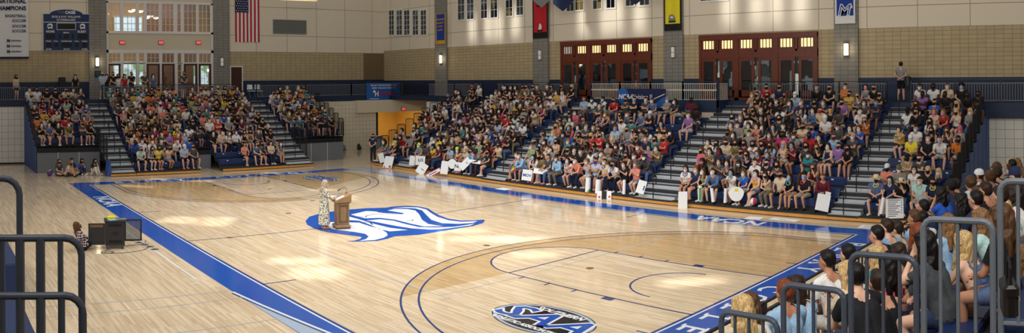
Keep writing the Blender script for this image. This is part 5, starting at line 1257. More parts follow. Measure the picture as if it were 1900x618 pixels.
b.add(vs, fs, dm); b.smooth = True; b.obj('dress_skirt', t)
child('dress_top', WV['long'], t, (1, 1, 1, 1))
for q in (0, 1): child('shoe', WV['shoe%d' % q], t, c3((206, 160, 140)))
hc, Rh = WV['head']; child('hair', HAIR['L'], t, c3((176, 160, 140)), hc, Rh.to_euler())
# ================================================================== LECTERN and what is on it
LX, LY = WX+.60*math.sin(WRZ), WY-.60*math.cos(WRZ)
t = thing('lectern', 'wooden lectern with slanted top and panelled body standing on the crest', 'lectern', (LX, LY, 0), WRZ)
MB().bev(-.30, .30, -.27, .27, .05, .13, 'lecwood', .02).obj('base', t)
MB().bev(-.25, .25, -.22, .2, .13, .9, 'lecwood', .015).obj('body', t)
for x0, x1, y0, y1 in ((-.2, .2, -.232, -.218), (-.265, -.248, -.17, .15), (.248, .265, -.17, .15)):
    b = MB(); b.box(x0, x1, y0, y1, .22, .27, 'lecdark'); b.box(x0, x1, y0, y1, .76, .82, 'lecdark')
    if x1-x0 > .1: b.box(x0, x0+.06, y0, y1, .27, .76, 'lecdark'); b.box(x1-.06, x1, y0, y1, .27, .76, 'lecdark')
    else: b.box(x0, x1, y0, y0+.05, .27, .76, 'lecdark'); b.box(x0, x1, y1-.05, y1, .27, .76, 'lecdark')
    b.obj('side_panel', t)
MB().bev(-.28, .28, -.25, .23, .88, .92, 'lecdark', .01).obj('moulding', t)
b = MB(); b.add([(-.36, .3, .92), (.36, .3, .92), (.36, -.27, .92), (-.36, -.27, .92), (-.36, .3, .98), (.36, .3, .98), (.36, -.27, 1.2), (-.36, -.27, 1.2)], [(3, 2, 1, 0), (4, 5, 6, 7), (0, 1, 5, 4), (1, 2, 6, 5), (2, 3, 7, 6), (3, 0, 4, 7)], 'lecwood'); b.obj('slanted_top', t)
MB().box(-.34, .34, .28, .31, .975, 1.0, 'lecdark').obj('book_ledge', t)
for x in (-.25, .25):
    for y in (-.22, .22): MB().lathe([(.03, 0), (.03, .05)], (x, y, 0), 'black', 12).obj('caster', t)
t = thing('microphone', 'black gooseneck microphone rising from the lectern top', 'microphone', (LX, LY, 0), WRZ)
MB().tube([(.12, -.22, 1.185), (.12, -.23, 1.3), (.1, -.16, 1.38), (.04, -.02, 1.36), (.02, .04, 1.33)], .008, 'black', 8).obj('gooseneck', t)
MB().tube([(.03, .02, 1.345), (.0, .12, 1.29)], [.018, .022], 'black', 10).obj('capsule', t); MB().lathe([(.035, 0), (.03, .02)], (.12, -.22, 1.17), 'black').obj('mount', t)
t = thing('speech_notes', 'white pages of notes lying on the slanted lectern top', 'paper', (LX, LY, 0), WRZ)
MB().add([(-.24, .26, 1.0), (.0, .26, 1.0), (.0, -.06, 1.123), (-.24, -.06, 1.123)], [(0, 1, 2, 3)], 'paper').obj('page', t)
MB().add([(.02, .26, 1.0), (.26, .24, 1.005), (.26, -.08, 1.13), (.02, -.06, 1.123)], [(0, 1, 2, 3)], 'fgrey').obj('page', t)
# ================================================================== EQUIPMENT CART
t = thing('equipment_cart', 'black rolling equipment cabinet with two open doors on the floor', 'cabinet', (-2.42, 14.12, 0), math.radians(-12))
MB().bev(-.3, .3, -.25, .3, .11, .84, 'rackm', .015).obj('cabinet_body', t)
MB().bev(-.33, .33, -.28, .33, .84, .875, 'rackm', .012).obj('top_panel', t)
b = MB()
for k in range(6): b.box(-.2, .2, -.256, -.249, .70+k*.014, .706+k*.014, 'screen')
b.obj('vent_grille', t); b = MB()
for k in range(6): b.box(-.2, .2, -.256, -.249, .2+k*.014, .206+k*.014, 'screen')
b.obj('vent_grille', t); MB().bev(-.1, .1, -.262, -.25, .44, .52, 'black', .004).obj('badge', t)
dr = MB().bev(-.82, -.31, -.25, -.22, .14, .8, 'rackm', .008).obj('door', t)
b = MB(); b.box(-.77, -.37, -.256, -.249, .68, .76, 'lecdark'); b.obj('vent_grille', dr); MB().box(-.75, -.72, -.262, -.25, .38, .5, 'black').obj('latch', dr)
b = MB(); frame(b, .31, .86, .14, .82, .05, 'rackm', .28, .31); dr = b.obj('door', t); MB().box(.36, .81, .293, .297, .19, .77, 'dglass').obj('pane', dr); MB().box(.80, .84, .265, .28, .4, .52, 'black').obj('latch', dr)
for x in (-.24, .24):
    for y in (-.2, .24):
        c = MB().tube([(x-.02, y, .045), (x+.02, y, .045)], .045, 'black', 14).box(x-.03, x+.03, y-.02, y+.02, .06, .115, 'steel').obj('caster', t)
t = thing('toolbox', 'bright yellow tool case lying on top of the equipment cabinet', 'tool case', (-2.5, 14.2, .878)); MB().bev(-.14, .12, -.08, .08, 0, .1, 'fyel', .03).obj('case', t); MB().tube([(-.06, 0, .1), (-.05, 0, .13), (.03, 0, .13), (.04, 0, .1)], .01, 'fyel').obj('handle', t)
t = thing('binder', 'light blue folder flat on the front edge of the equipment cabinet', 'folder', (-2.52, 13.98, .878), .2); MB().bev(-.13, .13, -.08, .08, 0, .02, 'paperblue', .004).obj('cover', t)
t = thing('notebook', 'dark grey notebook on the far side of the equipment cabinet top', 'notebook', (-2.22, 14.05, .878), -.2); MB().bev(-.15, .15, -.1, .1, 0, .02, 'fgrey', .004).obj('cover', t)
def cable(pts, label, r=.008):
    o = MB(); P = [Vector((x, y, .008)) for x, y in pts]; q = []
    for i in range(len(P)-1):
        for k in range(6):
            tt_ = k/6; p0, p1, p2, p3 = P[max(i-1, 0)], P[i], P[i+1], P[min(i+2, len(P)-1)]
            q.append(.5*((2*p1)+(p2-p0)*tt_+(2*p0-5*p1+4*p2-p3)*tt_**2+(-p0+3*p1-3*p2+p3)*tt_**3))
    q.append(P[-1]); o.tube(q, r, 'black', 6); tag(o.obj('cable'), label, 'cable')
cable([(-2.6, 13.95), (-2.8, 13.75), (-3.0, 13.5), (-2.8, 13.35), (-2.6, 13.5), (-2.75, 13.6), (-2.9, 13.4), (-2.3, 13.3), (-1.7, 13.5), (-1.4, 13.9), (-1.35, 14.4)], 'black power cable looping on the floor in front of the cabinet')
cable([(-2.2, 14.2), (-1.8, 14.3), (-1.5, 14.35), (-1.3, 14.6), (-1.2, 14.9)], 'short black cable running from the cabinet to the floor plates')
for k, (x, y) in enumerate(((-1.62, 15.0), (-1.5, 14.62), (-1.42, 14.25), (-1.35, 13.9), (-1.32, 13.5))):
    t = thing('floor_box', '%s steel floor socket plate beside the equipment cabinet, from the far side' % ORD[k], 'socket', (x, y, 0), group='floor socket plates'); MB().lathe([(.13, 0), (.13, .006), (.11, .009)], (0, 0, 0), 'steel', 20).obj('lid', t); MB().lathe([(.06, .009), (.05, .012)], (0, 0, 0), 'black', 14).obj('cap', t)
# ================================================================== POSTERS and small things along the front of the long side
M['green'] = mat('print_green', rgb(60, 150, 80), .7, noise=.05)
M['dgreen'] = mat('plaque_green', rgb(40, 70, 56), .5, noise=.1)
M['rose'] = mat('print_rose', rgb(214, 60, 80), .7, noise=.05)
def poster(u, v, wp, hp, X, label, rot=0, lean=.15, shape='rect', marks=(), tx=None, m='paper', name='poster'):
    P = onx(u, v, X); r = math.dist(P, tuple(O_)); w2, h2 = wp*r/CAM['f']/2*1.12, hp*r/CAM['f']/2
    ang = math.atan2(P[1]-O_[1], P[0]-O_[0])-PI/2
    t = thing(name, label, 'poster', (X, P[1], max(P[2], h2*.9+.005) if X < 17.25 else P[2]), -PI/2+.55)
    b = MB()
    if shape == 'round': pts = [(w2*math.cos(a)*(1+.08*math.sin(3*a)), h2*math.sin(a)) for a in [2*PI*k/24 for k in range(24)]]
    elif shape == 'tube': pts = None
    else: pts = [(-w2, -h2), (w2, -h2*.97), (w2*.97, h2), (-w2, h2*.96)]
    Rm_ = Matrix.Rotation(rot, 3, 'Y')@Matrix.Rotation(0, 3, 'X')
    def T(x, z, y=0): q = Rm_@Vector((x, y, z)); return (q.x, q.y+q.z*lean, q.z)
    if shape == 'tube':
        rr_ = w2*.75; b.tube([T(0, -h2), T(0, h2)], [rr_, rr_*.92], m, 14); b.obj('sheet', t)
    else:
        n = len(pts); b.add([T(x, z, -.006) for x, z in pts]+[T(x, z, .006) for x, z in pts], [tuple(range(n)), tuple(range(2*n-1, n-1, -1))]+[(i, n+i, n+(i+1) % n, (i+1) % n) for i in range(n)], m); b.obj('sheet', t)
    for x0, x1, z0, z1, mm in marks:
        yv = -.01 if shape != 'tube' else -w2*.78
        MB().add([T(x0*w2, z0*h2, yv), T(x1*w2, z0*h2, yv), T(x1*w2, z1*h2, yv), T(x0*w2, z1*h2, yv)], [(0, 1, 2, 3)], mm).obj('marking', t)
    if tx:
        s_, size, mm, dx, dz_ = tx; o = text(s_, size*h2*2, mm, t, T(dx*w2, dz_*h2, -.012), (PI/2-math.atan(lean), rot, 0), 'lettering', 1, bold=.006)
    return t
poster(721, 301, 16, 21, 17.05, 'white poster with red blots leaning on the curb beside the corner hallway', .08, .5, marks=((.3, .8, -.9, -.5, 'rose'), (-.8, -.5, -.95, -.7, 'rose')))
poster(708, 293, 10, 18, 17.35, 'narrow white poster held slanting at the corner end of the front row', -.35)
poster(765, 298, 10, 18, 17.4, 'plain white poster propped upright next to the LO poster', .08)
poster(780, 298, 17, 17, 17.42, 'white poster lettered LO on the curb beside the corner stairs', .05, tx=('LO', .45, 'ink', .05, .1))
poster(783, 313, 16, 20, 17.0, 'white poster tipped forward on the floor below the LO poster', .5, .5, marks=((-.2, .6, -.1, .0, 'ink'),))
poster(804, 321, 26, 8, 16.95, 'long white strip with a red border leaning against the curb', -.5, .3, marks=((-1, 1, -1, -.7, 'rose'), (-1, 1, .7, 1, 'rose'), (-.6, .5, -.2, .2, 'inkblue')))
poster(825, 311, 13, 24, 17.2, 'tall white poster standing at the curb beside the round one', .1, .2)
poster(839, 304, 14, 18, 17.38, 'white rounded cut-out poster between the tall poster and the NN sign', 0, .2, 'round')
poster(850, 309, 12, 16, 17.36, 'white poster lettered NN in black at the front row', .1, .2, tx=('NN', .55, 'ink', 0, 0))
poster(863, 304, 12, 24, 17.45, 'white sheet lying slanted across laps beside the straw hat wearer', .8, .3)
poster(880, 300, 22, 6, 17.62, 'long white card resting on laps in the red-banner section', .1, .8)
poster(978, 325, 17, 20, 17.36, 'white poster lettered MOV in blue beside the second stairs', .12, .2, tx=('MOV', .36, 'inkblue', 0, -.05))
poster(1003, 318, 24, 9, 17.7, 'crumpled white sheet over laps beside the MOV poster', .1, .6)
t = thing('pinwheel_fan', 'rainbow paper fan held beside the second stairs', 'fan', tuple(onx(945, 316, 17.5)), -PI/2+.4)
for k, mm in enumerate(('rose', 'fyel', 'green', 'bannerblue', 'red')):
    a0, a1 = .3+k*.28, .58+k*.28; MB().add([(0, 0, -.1), (.36*math.cos(a0), .01*k, -.1+.36*math.sin(a0)), (.36*math.cos(a1), .01*k, -.1+.36*math.sin(a1))], [(0, 1, 2)], mm).obj('fan_fold', t)
poster(1091, 343, 12, 26, 17.36, 'rolled white poster with a green foot held by the front row', .03, .1, 'tube', marks=())
poster(1091, 353, 12, 5, 17.34, 'green base of the rolled poster in the balcony section', .03, .1, 'tube', m='green')
poster(1110, 346, 13, 25, 17.36, 'white rolled poster beside the one with a green foot', .05, .1, 'tube')
poster(1121, 363, 24, 15, 17.1, 'black and white poster leaning on the wooden curb below the balcony section', 0, .3, marks=((-.35, .35, -1, 1, 'ink'), (-.8, -.5, -.7, -.2, 'rose'), (.6, .85, -.6, -.1, 'rose')))
poster(1158, 347, 7, 26, 17.36, 'thin white rolled poster upright beside the coral shirt', .03, .1, 'tube')
poster(1190, 347, 14, 24, 17.45, 'white poster with blue writing leaning by the wide stairs', .3, .25, marks=((.5, .8, -.4, .3, 'inkblue'),))
poster(1267, 376, 15, 32, 17.05, 'tall white poster standing on the floor against the curb by the wide stairs', .02, .12)
poster(1299, 359, 9, 27, 17.36, 'white rolled poster with a green print down its side', .03, .1, 'tube', marks=((-.4, .4, -.9, .8, 'green'),))
poster(1322, 362, 8, 25, 17.4, 'white rolled poster tilted beside the denim jacket', -.12, .15, 'tube')
poster(1346, 363, 7, 26, 17.38, 'slim white rolled poster between two bare knees in the blue-banner section', .05, .1, 'tube')
poster(1366, 360, 25, 26, 17.42, 'large round-bottomed white poster with a yellow motif', 0, .2, 'round', marks=((-.2, .25, .35, .75, 'fyel'),))
poster(1527, 376, 22, 30, 17.45, 'large plain white poster pair leaning by the last stairs', .25, .3)
poster(1534, 369, 9, 26, 17.62, 'second white sheet behind the large plain poster by the last stairs', .3, .2)
lines_ = tuple((-.75, .6-(k % 3)*.25, .82-k*.2, .88-k*.2, 'ink') for k in range(9))+tuple((.72, .82, .8-k*.25, .9-k*.25, 'inkblue') for k in range(6))
poster(1660, 387, 30, 36, 17.2, 'white handwritten poster covered in lines standing below the straw hats', .03, .12, marks=lines_)
poster(1637, 382, 9, 30, 17.5, 'white rolled poster slanting beside the straw hat wearer of the end section', .2, .1, 'tube')
def sheet(u, v, wx, wy, rz, label, marks=()):
    p = onz(u, v); t = thing('paper_sheet', label, 'paper', (p[0], p[1], .006), rz); MB().bev(-wx/2, wx/2, -wy/2, wy/2, 0, .004, 'paper', .001).obj('sheet', t)
    for x0, x1, y0, y1, mm in marks: MB().quad((x0*wx, y0*wy, .005), (x1*wx, y0*wy, .005), (x1*wx, y1*wy, .005), (x0*wx, y1*wy, .005), mm).obj('marking', t)
sheet(1400, 405, .5, .6, .1, 'blank white sheet on the floor beside the painted strip')
sheet(1456, 408, .45, 1.1, -.05, 'long white sheet with coloured scribbles on the floor near the curb', tuple((-.3+.1*k, -.25+.1*k, -.3+.12*k, -.05+.1*k, c) for k, c in enumerate(('rose', 'fyel', 'inkblue', 'green'))))
sheet(1611, 421, .55, .6, .05, 'white sheet with handwriting on the floor beside the near crowd', tuple((-.3, .3, -.3+.15*k, -.27+.15*k, 'ink') for k in range(4)))
sheet(935, 351, .5, .7, .0, 'white sheet on the blue strip in front of the second stairs')
t = thing('beach_ball', 'red and white ball tucked under the front bench of the blue-banner section', 'ball', tuple(onx(1398, 374, 17.75)))
b = MB(); b.ell((0, 0, 0), (.15, .15, .15), 'paper', 16, 10); b.m = [b.mi('rose') if (k % 16)//3 % 2 else b.mi('paper') for k in range(len(b.f))]; b.smooth = True; b.obj('ball_skin', t)
# light blue programme booklets in people's hands
used_b = set()
for u, v in ((1267, 263), (1270, 210), (1177, 254), (1153, 282), (1229, 299), (1567, 212), (1552, 310), (1533, 294), (1465, 273), (1487, 295), (1353, 228), (1349, 302), (1348, 330), (1384, 304), (1663, 279), (1750, 282), (940, 202), (1105, 228), (1022, 216)):
    c = [(abs(d['u']-u)+abs(d['v']+14-v), d, t) for d, t in ind if 'xw' not in d and id(d) not in used_b]
    e, d, t = min(c, key=lambda q: q[0]); used_b.add(id(d)); V = VAR[d['var']]; h = (V['hands'][0]+V['hands'][1])/2
    p = t.matrix_basis@(h+Vector((0, -.09, .06))); s, hh = describe(d)
    o = thing('booklet', 'light blue booklet held by the %s, %s' % (s, t['label'].split(', ')[-1]), 'booklet', tuple(p), d['rz'], 'light blue booklets'); o.rotation_euler = (-.5, .1, d['rz'])
    MB().bev(-.11, .11, -.08, .08, -.004, .004, 'paperblue', .001).obj('cover', o)
# backpacks and bin by the corner hallway, handbag on the near rail
for k, (x, c_, lb) in enumerate(((18.4, 'leather', 'black backpack on the floor nearest the raised corner section'), (19.2, 'fblack', 'small black bag on the floor, second from the raised corner section'), (20.6, 'fgrey', 'grey backpack on the floor, third from the raised corner section'), (21.9, 'leather', 'black backpack on the floor beside the waste bin'))):
    t = thing('backpack', lb, 'bag', (x, 39.02, 0), .2*k)
    b = MB(); capsule(b, (0, 0, .16), .15, (0, .03, .36), .11); b.mats = [c_]; b.smooth = True; b.obj('bag_body', t)
    b = MB(); capsule(b, (0, -.12, .14), .08, (0, -.11, .2), .07); b.mats = [c_]; b.smooth = True; b.obj('front_pocket', t); MB().tube([(-.05, .03, .46), (0, .03, .51), (.05, .03, .46)], .012, 'leather').obj('strap', t)
t = thing('waste_bin', 'grey square waste bin standing by the yellow hallway', 'bin', (23.1, 38.5, 0)); MB().bev(-.35, .35, -.3, .3, 0, .85, 'fgrey', .04).obj('bin_body', t); MB().bev(-.37, .37, -.32, .32, .85, 1.02, 'panel', .05).obj('lid', t); MB().box(-.2, .2, -.33, -.31, .88, .97, 'screen').obj('flap', t)
t = thing('backpack', 'purple and white backpack on the floor beside the seated group at the far end', 'bag', tuple(onz(92, 327)[:2])+(0,))
M['purple'] = mat('bag_purple', rgb(92, 60, 120), .8, noise=.2, scale=20)
b = MB(); capsule(b, (0, 0, .14), .14, (.12, .03, .24), .1); b.mats = ['purple']; b.smooth = True; b.obj('bag_body', t); MB().tube([(-.05, .03, .26), (.05, .03, .36), (.14, .03, .3)], .015, 'fwhite').obj('strap', t)
hb = atr(1872, 548, 5.3); t = thing('handbag', 'black leather handbag hanging behind the two tallest slate rails', 'bag', tuple(hb), .3)
b = MB(); b.bev(-.14, .14, -.05, .05, -.11, .09, 'leather', .03); b.obj('bag_body', t); MB().bev(-.145, .145, -.055, .055, .03, .1, 'leather', .02).obj('flap', t); MB().tube([(-.1, 0, .09), (-.09, 0, .2), (0, 0, .26), (.09, 0, .2), (.1, 0, .09)], .012, 'leather').obj('handle', t); MB().box(-.14, .14, -.058, -.054, .0, .012, 'fgold').obj('zip', t)
# ================================================================== BANNERS, FLAG, SCOREBOARD
def wavy(t, w2, z0, z1, m, amp=.03, n=14, ph=0, name='cloth', y=-.05, border=None, bw=.08):
    b = MB(); vs = []; nz = 8
    for j in range(nz+1):
        for i in range(n+1):
            x = -w2+2*w2*i/n; z = z0+(z1-z0)*j/nz; vs.append((x, y+amp*math.sin(x*9/w2*.6+ph)*(1-j/nz*.6), z))
    for j in range(nz):
        for i in range(n):
            edge = border and (i == 0 or i == n-1 or j == 0)
            b.add([vs[j*(n+1)+i], vs[j*(n+1)+i+1], vs[(j+1)*(n+1)+i+1], vs[(j+1)*(n+1)+i]], [(0, 1, 2, 3)], border if edge else m)
    b.smooth = True; return b.obj(name, t)
def pillar_banner(u0, u1, v0, v1, m, border, label, txt, ph):
    a, c = onx(u0, v1, RXU-.16), onx(u1, v1, RXU-.16); top = onx(u0, v0, RXU-.16)[2] if v0 > 0 else 10.6
    t = thing('hanging_banner', label, 'banner', (RXU-.2, (a[1]+c[1])/2, 0), -PI/2); w2 = abs(a[1]-c[1])/2; z0 = (a[2]+c[2])/2
    wavy(t, w2, z0, top, m, .025, 12, ph, border=border); MB().tube([(-w2-.08, -.05, top), (w2+.08, -.05, top)], .02, 'fgold').obj('rod', t)
    for s_, sz, dz_, mm in txt: text(s_, sz, mm, t, (0, -.10, z0+dz_), (PI/2, 0, 0), bold=.004)
    return t, z0
pillar_banner(810, 829, 27, 82, 'fblue', 'fgold', 'blue banner with gold edge and gold lettering on the pillar nearest the corner', (('SEWANEE', .2, 1.75, 'fgold'), ('UNIVERSITY', .17, 1.5, 'fgold'), ('OF THE', .17, 1.25, 'fgold'), ('SOUTH', .17, 1.0, 'fgold')), 0)
t, z0 = pillar_banner(990, 1019, 0, 71, 'red', 'fblack', 'red banner with black edge and a small bird emblem on the second pillar', (), 1)
for dz_ in (1.95, 2.2): MB().box(-.26, .26, -.105, -.1, z0+dz_, z0+dz_+.1, 'fblack').obj('marking', t)
b = MB(); b.poly([(-.2, -.11, z0+.5), (.25, -.11, z0+.48), (.22, -.11, z0+.42), (-.2, -.11, z0+.42)], 'fblack').poly([(-.12, -.11, z0+.55), (.14, -.11, z0+.52), (.2, -.11, z0+.72), (.08, -.11, z0+.92), (-.06, -.11, z0+.86), (-.04, -.11, z0+.7)], 'fwhite').poly([(-.06, -.112, z0+.86), (-.2, -.112, z0+.9), (-.05, -.112, z0+.78)], 'fblack'); b.obj('emblem', t)
t, z0 = pillar_banner(1234, 1266, 0, 57, 'fyel', 'fblack', 'yellow banner with black edge and black lettering on the third pillar', (('OGLETHORPE', .17, 2.0, 'ink'), ('UNIVERSITY', .17, 1.75, 'ink')), 2)
b = MB(); b.poly([(-.2, -.11, z0+.5), (.22, -.11, z0+.5), (.2, -.11, z0+.62), (.05, -.11, z0+.86), (-.16, -.11, z0+.84), (-.22, -.11, z0+.66)], 'fgrey').poly([(-.22, -.113, z0+.44), (.22, -.113, z0+.44), (.22, -.113, z0+.52), (-.22, -.113, z0+.52)], 'fblack').poly([(-.1, -.114, z0+.66), (.1, -.114, z0+.66), (.04, -.114, z0+.76), (-.1, -.114, z0+.76)], 'fwhite'); b.obj('emblem', t)
t, z0 = pillar_banner(1551, 1588, 0, 44, 'fblue', 'fwhite', 'royal blue banner with white edge and a slanted white letter M', (), 3)
text('M', .75, 'fwhite', t, (-.05, -.10, z0+.62), (PI/2, 0, 0), bold=.03, shear=.2, sx=1.1); text('M', .75, 'fblue', t, (-.05, -.104, z0+.62), (PI/2, 0, 0), bold=-.012, shear=.2, sx=1.1); text('s', .25, 'fwhite', t, (.36, -.10, z0+.8), (PI/2, 0, 0), bold=.01)
def pennant(u, v, w2, m, label, x=24.2):
    p = onx(u, v, x); t = thing('ceiling_pennant', label, 'pennant', (x, p[1], p[2]), -PI/2+.3)
    MB().add([(-w2, 0, w2*.75), (0, 0, 0), (w2, 0, w2*.75), (w2, 0, 3), (-w2, 0, 3), (-w2, .02, w2*.75), (0, .02, 0), (w2, .02, w2*.75), (w2, .02, 3), (-w2, .02, 3)], [(0, 1, 2, 3, 4), (9, 8, 7, 6, 5), (0, 5, 6, 1), (1, 6, 7, 2)], m).obj('cloth', t); MB().tube([(-w2-.05, .01, 3), (w2+.05, .01, 3)], .02, 'steel').obj('rod', t)
pennant(1005, 14, .55, 'fgrey', 'grey pointed pennant hanging in front of the red banner'); pennant(1044, 21, .6, 'fnavy', 'navy pointed pennant hanging beside the red banner'); pennant(1179, 9, .6, 'fnavy', 'navy pointed pennant hanging over the first wooden door wall')
# sponsor banner on the far rail, division banner on the balcony
pa, pb = ony(680, 186, FY-.1), ony(742, 186, FY-.1); w2 = (pb[0]-pa[0])/2; zt = ony(700, 154, FY-.1)[2]; zb = pa[2]
t = thing('rail_banner', 'blue sponsor banner with white lettering tied to the far concourse rail', 'banner', ((pa[0]+pb[0])/2, FY-.1, 0)); wavy(t, w2, zb, zt, 'bannerblue', .015, 12, 0, y=-.02)
h = zt-zb
text('PROUD TEAM PHYSICIANS FOR', .165, 'fwhite', t, (0, -.06, zb+h*.86), (PI/2, 0, 0), bold=.003); text('BERRY COLLEGE ATHLETICS', .165, 'fwhite', t, (0, -.06, zb+h*.70), (PI/2, 0, 0), bold=.003)
text('H', .5, 'fwhite', t, (-w2*.42, -.06, zb+h*.35), (PI/2, 0, 0), bold=.02); MB().box(-w2*.25, w2*.72, -.062, -.058, zb+h*.37, zb+h*.43, 'red').obj('marking', t); MB().box(-w2*.25, w2*.6, -.062, -.058, zb+h*.27, zb+h*.31, 'red').obj('marking', t); MB().box(-w2*.85, -w2*.3, -.062, -.058, zb+h*.06, zb+h*.09, 'fwhite').obj('marking', t)
MB().poly([(-w2*.66, -.062, zb+h*.44), (-w2*.52, -.062, zb+h*.44), (-w2*.5, -.062, zb+h*.56), (-w2*.6, -.062, zb+h*.6)], 'fwhite').obj('emblem', t)
pa, pb = onx(1148, 202, 23.5), onx(1236, 202, 23.5); w2 = (pa[1]-pb[1])/2; zb = pb[2]; zt = zb+1.0
t = thing('rail_banner', 'dark navy banner lettered NCAA Division II with a blue disc on the balcony front', 'banner', (23.5, (pa[1]+pb[1])/2, 0), -PI/2); wavy(t, w2, zb, zt, 'fnavy', .02, 14, .5, y=-.02)
MB().ell((-w2*.78, -.045, zb+.62), (.36, .008, .42), 'bannerblue', 20, 10).obj('disc', t); text('NCAA', .34, 'fwhite', t, (-w2*.66, -.07, zb+.58), (PI/2, 0, 0), bold=.012, shear=.2); text('Division II', .34, 'fwhite', t, (w2*.02, -.07, zb+.58), (PI/2, 0, 0), bold=.002)
MB().poly([(w2*.3, -.06, zb+.02), (w2*.98, -.06, zb+.62), (w2*.98, -.06, zb+.02)], 'bannerblue').poly([(w2*.05, -.065, zb+.2), (w2*.98, -.065, zb+.72), (w2*.98, -.065, zb+.76), (w2*.05, -.065, zb+.23)], 'fwhite').obj('marking', t)
# national flag hung vertically
pa = ony(436, 78, FYU); pb = ony(481, 78, FYU); w2 = (pb[0]-pa[0])/2; zb = pa[2]; zt = 11.6; zc = ony(440, 23, FYU)[2]
t = thing('national_flag', 'red white and blue striped flag hanging vertically on the cream wall', 'flag', ((pa[0]+pb[0])/2, FYU-.06, 0)); b = MB()
for k in range(13):
    x0, x1 = -w2+2*w2*k/13, -w2+2*w2*(k+1)/13; mm = 'red' if k % 2 == 0 else 'fwhite'
    for q in range(6):
        za, zb2 = zb+(zt-zb)*q/6, zb+(zt-zb)*(q+1)/6; ya, yb = .02*math.sin(k*.9+q*.3), .02*math.sin((k+1)*.9+q*.3); b.quad((x0, ya, za), (x1, yb, za), (x1, yb, zb2), (x0, ya, zb2), mm)
b.obj('striped_field', t); xc = -w2+2*w2*7/13; MB().box(-w2-.005, xc, -.04, -.03, zc, zt, 'fnavy').obj('canton', t); b = MB()
for r_ in range(7):
    for c_ in range(6 if r_ % 2 == 0 else 5):
        cx, cz = -w2+.1+c_*(xc+w2-.16)/5.2+(0 if r_ % 2 == 0 else .09), zc+.12+r_*.17; pts = []
        for k in range(10): a = PI/2+2*PI*k/10; rad = .05 if k % 2 == 0 else .02; pts.append((cx+rad*math.cos(a), -.043, cz+rad*math.sin(a)))
        b.poly(pts, 'fwhite')
b.obj('star_field', t); MB().tube([(-w2-.05, 0, zt), (w2+.05, 0, zt)], .02, 'fgold').obj('rod', t)
# championship banner
pb = ony(53, 109, FYU); w2 = 1.7; xr = pb[0]; zb = pb[2]
t = thing('championship_banner', 'tall white banner with navy lettering and navy hem beside the scoreboard', 'banner', (xr-w2, FYU-.06, 0)); wavy(t, w2, zb, 11.5, 'fwhite', .03, 22, .4, y=-.03); MB().box(-w2, w2, -.075, -.06, zb, zb+.13, 'fnavy').obj('hem', t)
def brow(v, s_, size, bold=.008): text(s_, size, 'fnavy', t, (w2-.04-(.25 if len(s_) < 6 else .12), -.085, ony(30, v, FYU)[2]), (PI/2, 0, 0), align='RIGHT', bold=bold)
brow(3, 'NATIONAL', .38, .012); brow(16, 'CHAMPIONS', .38, .012); brow(30, 'BASKETBALL', .25, .005); brow(39, 'SOCCER', .25, .005); brow(49, 'SOCCER', .25, .005); brow(58, 'SOCCER', .25, .005)
for v in (76, 86, 96): text('WESTERN', .14, 'fnavy', t, (w2-.5, -.085, ony(30, v, FYU)[2]), (PI/2, 0, 0), align='RIGHT', bold=.004, sx=1.15); text('N', .24, 'fnavy', t, (w2-1.36, -.085, ony(30, v, FYU)[2]), (PI/2, 0, 0), bold=.02)
# scoreboard
pa, pb = ony(79, 95, FYU), ony(165, 26, FYU); cx = (pa[0]+pb[0])/2; w2 = (pb[0]-pa[0])/2; zb, zs = pa[2], pb[2]; zt = ony(120, 17, FYU)[2]
t = thing('scoreboard', 'navy arched scoreboard with white lettering and dark number windows on the cream wall', 'scoreboard', (cx, FYU-.03, 0))
def arch(w, e): return [(-w, zb-e), (w, zb-e), (w, zs+e), (w*.72, zs+e)]+[(w*.72*math.cos(a), zs+e+(zt-zs)*math.sin(a)) for a in [PI*k/16 for k in range(1, 16)]]+[(-w*.72, zs+e), (-w, zs+e)]
for w, e, y0, y1, mm, nm in ((w2, .0, -.14, 0, 'fwhite', 'border'), (w2-.04, -.04, -.17, -.02, 'sbnavy', 'face')):
    P = arch(w, e); n = len(P); b = MB(); b.add([(x, y0, z) for x, z in P]+[(x, y1, z) for x, z in P], [tuple(range(n)), tuple(range(2*n-1, n-1, -1))]+[(i, n+i, n+(i+1) % n, (i+1) % n) for i in range(n)], mm); b.obj(nm, t)
H_ = zs-zb
def zv(v): return zb+H_*(369-v)/(369-103)
def xv(x): return -w2+2*w2*(x-307)/(635-307)
for x0, x1, y0, y1 in ((405, 535, 172, 217), (325, 393, 247, 284), (417, 436, 247, 284), (453, 488, 247, 280), (508, 524, 247, 284), (550, 620, 247, 284), (327, 367, 308, 340), (384, 412, 308, 340), (434, 508, 308, 340), (530, 558, 308, 340), (580, 617, 308, 340)):
    MB().box(xv(x0), xv(x1), -.18, -.165, zv(y1), zv(y0), 'screen').obj('number_window', t)
b = MB(); frame(b, xv(403), xv(537), zv(219), zv(170), .03, 'fwhite', -.185, -.168); b.box(-w2+.03, w2-.03, -.178, -.165, zv(167), zv(163), 'fwhite'); b.obj('trim_strip', t)
def sb(s_, x, y, size, bold=.004, al='CENTER'): text(s_, size, 'fwhite', t, (xv(x), -.182, zv(y)), (PI/2, 0, 0), bold=bold, align=al)
text('THE', .26, 'fgrey', t, (xv(432), -.182, zv(96)), (PI/2, 0, 0)); sb('CAGE', 498, 96, .27, .012); sb('BOB & KAY WILLIAMS', 470, 127, .2, .002); sb('SCOREBOARD', 470, 149, .2, .002)
sb('HOME', 358, 232, .2, .006); sb('GUEST', 578, 232, .2, .006); sb('PERIOD', 470, 240, .12)
for s_, x in (('FOULS', 345), ('T.O.L.', 397), ('PLAYER FOUL', 472), ('T.O.L.', 543), ('FOULS', 598)): sb(s_, x, 300, .12)
for s_, x in (('SCORE', 346), ('MATCH', 472), ('SCORE', 598)): sb(s_, x, 356, .12)
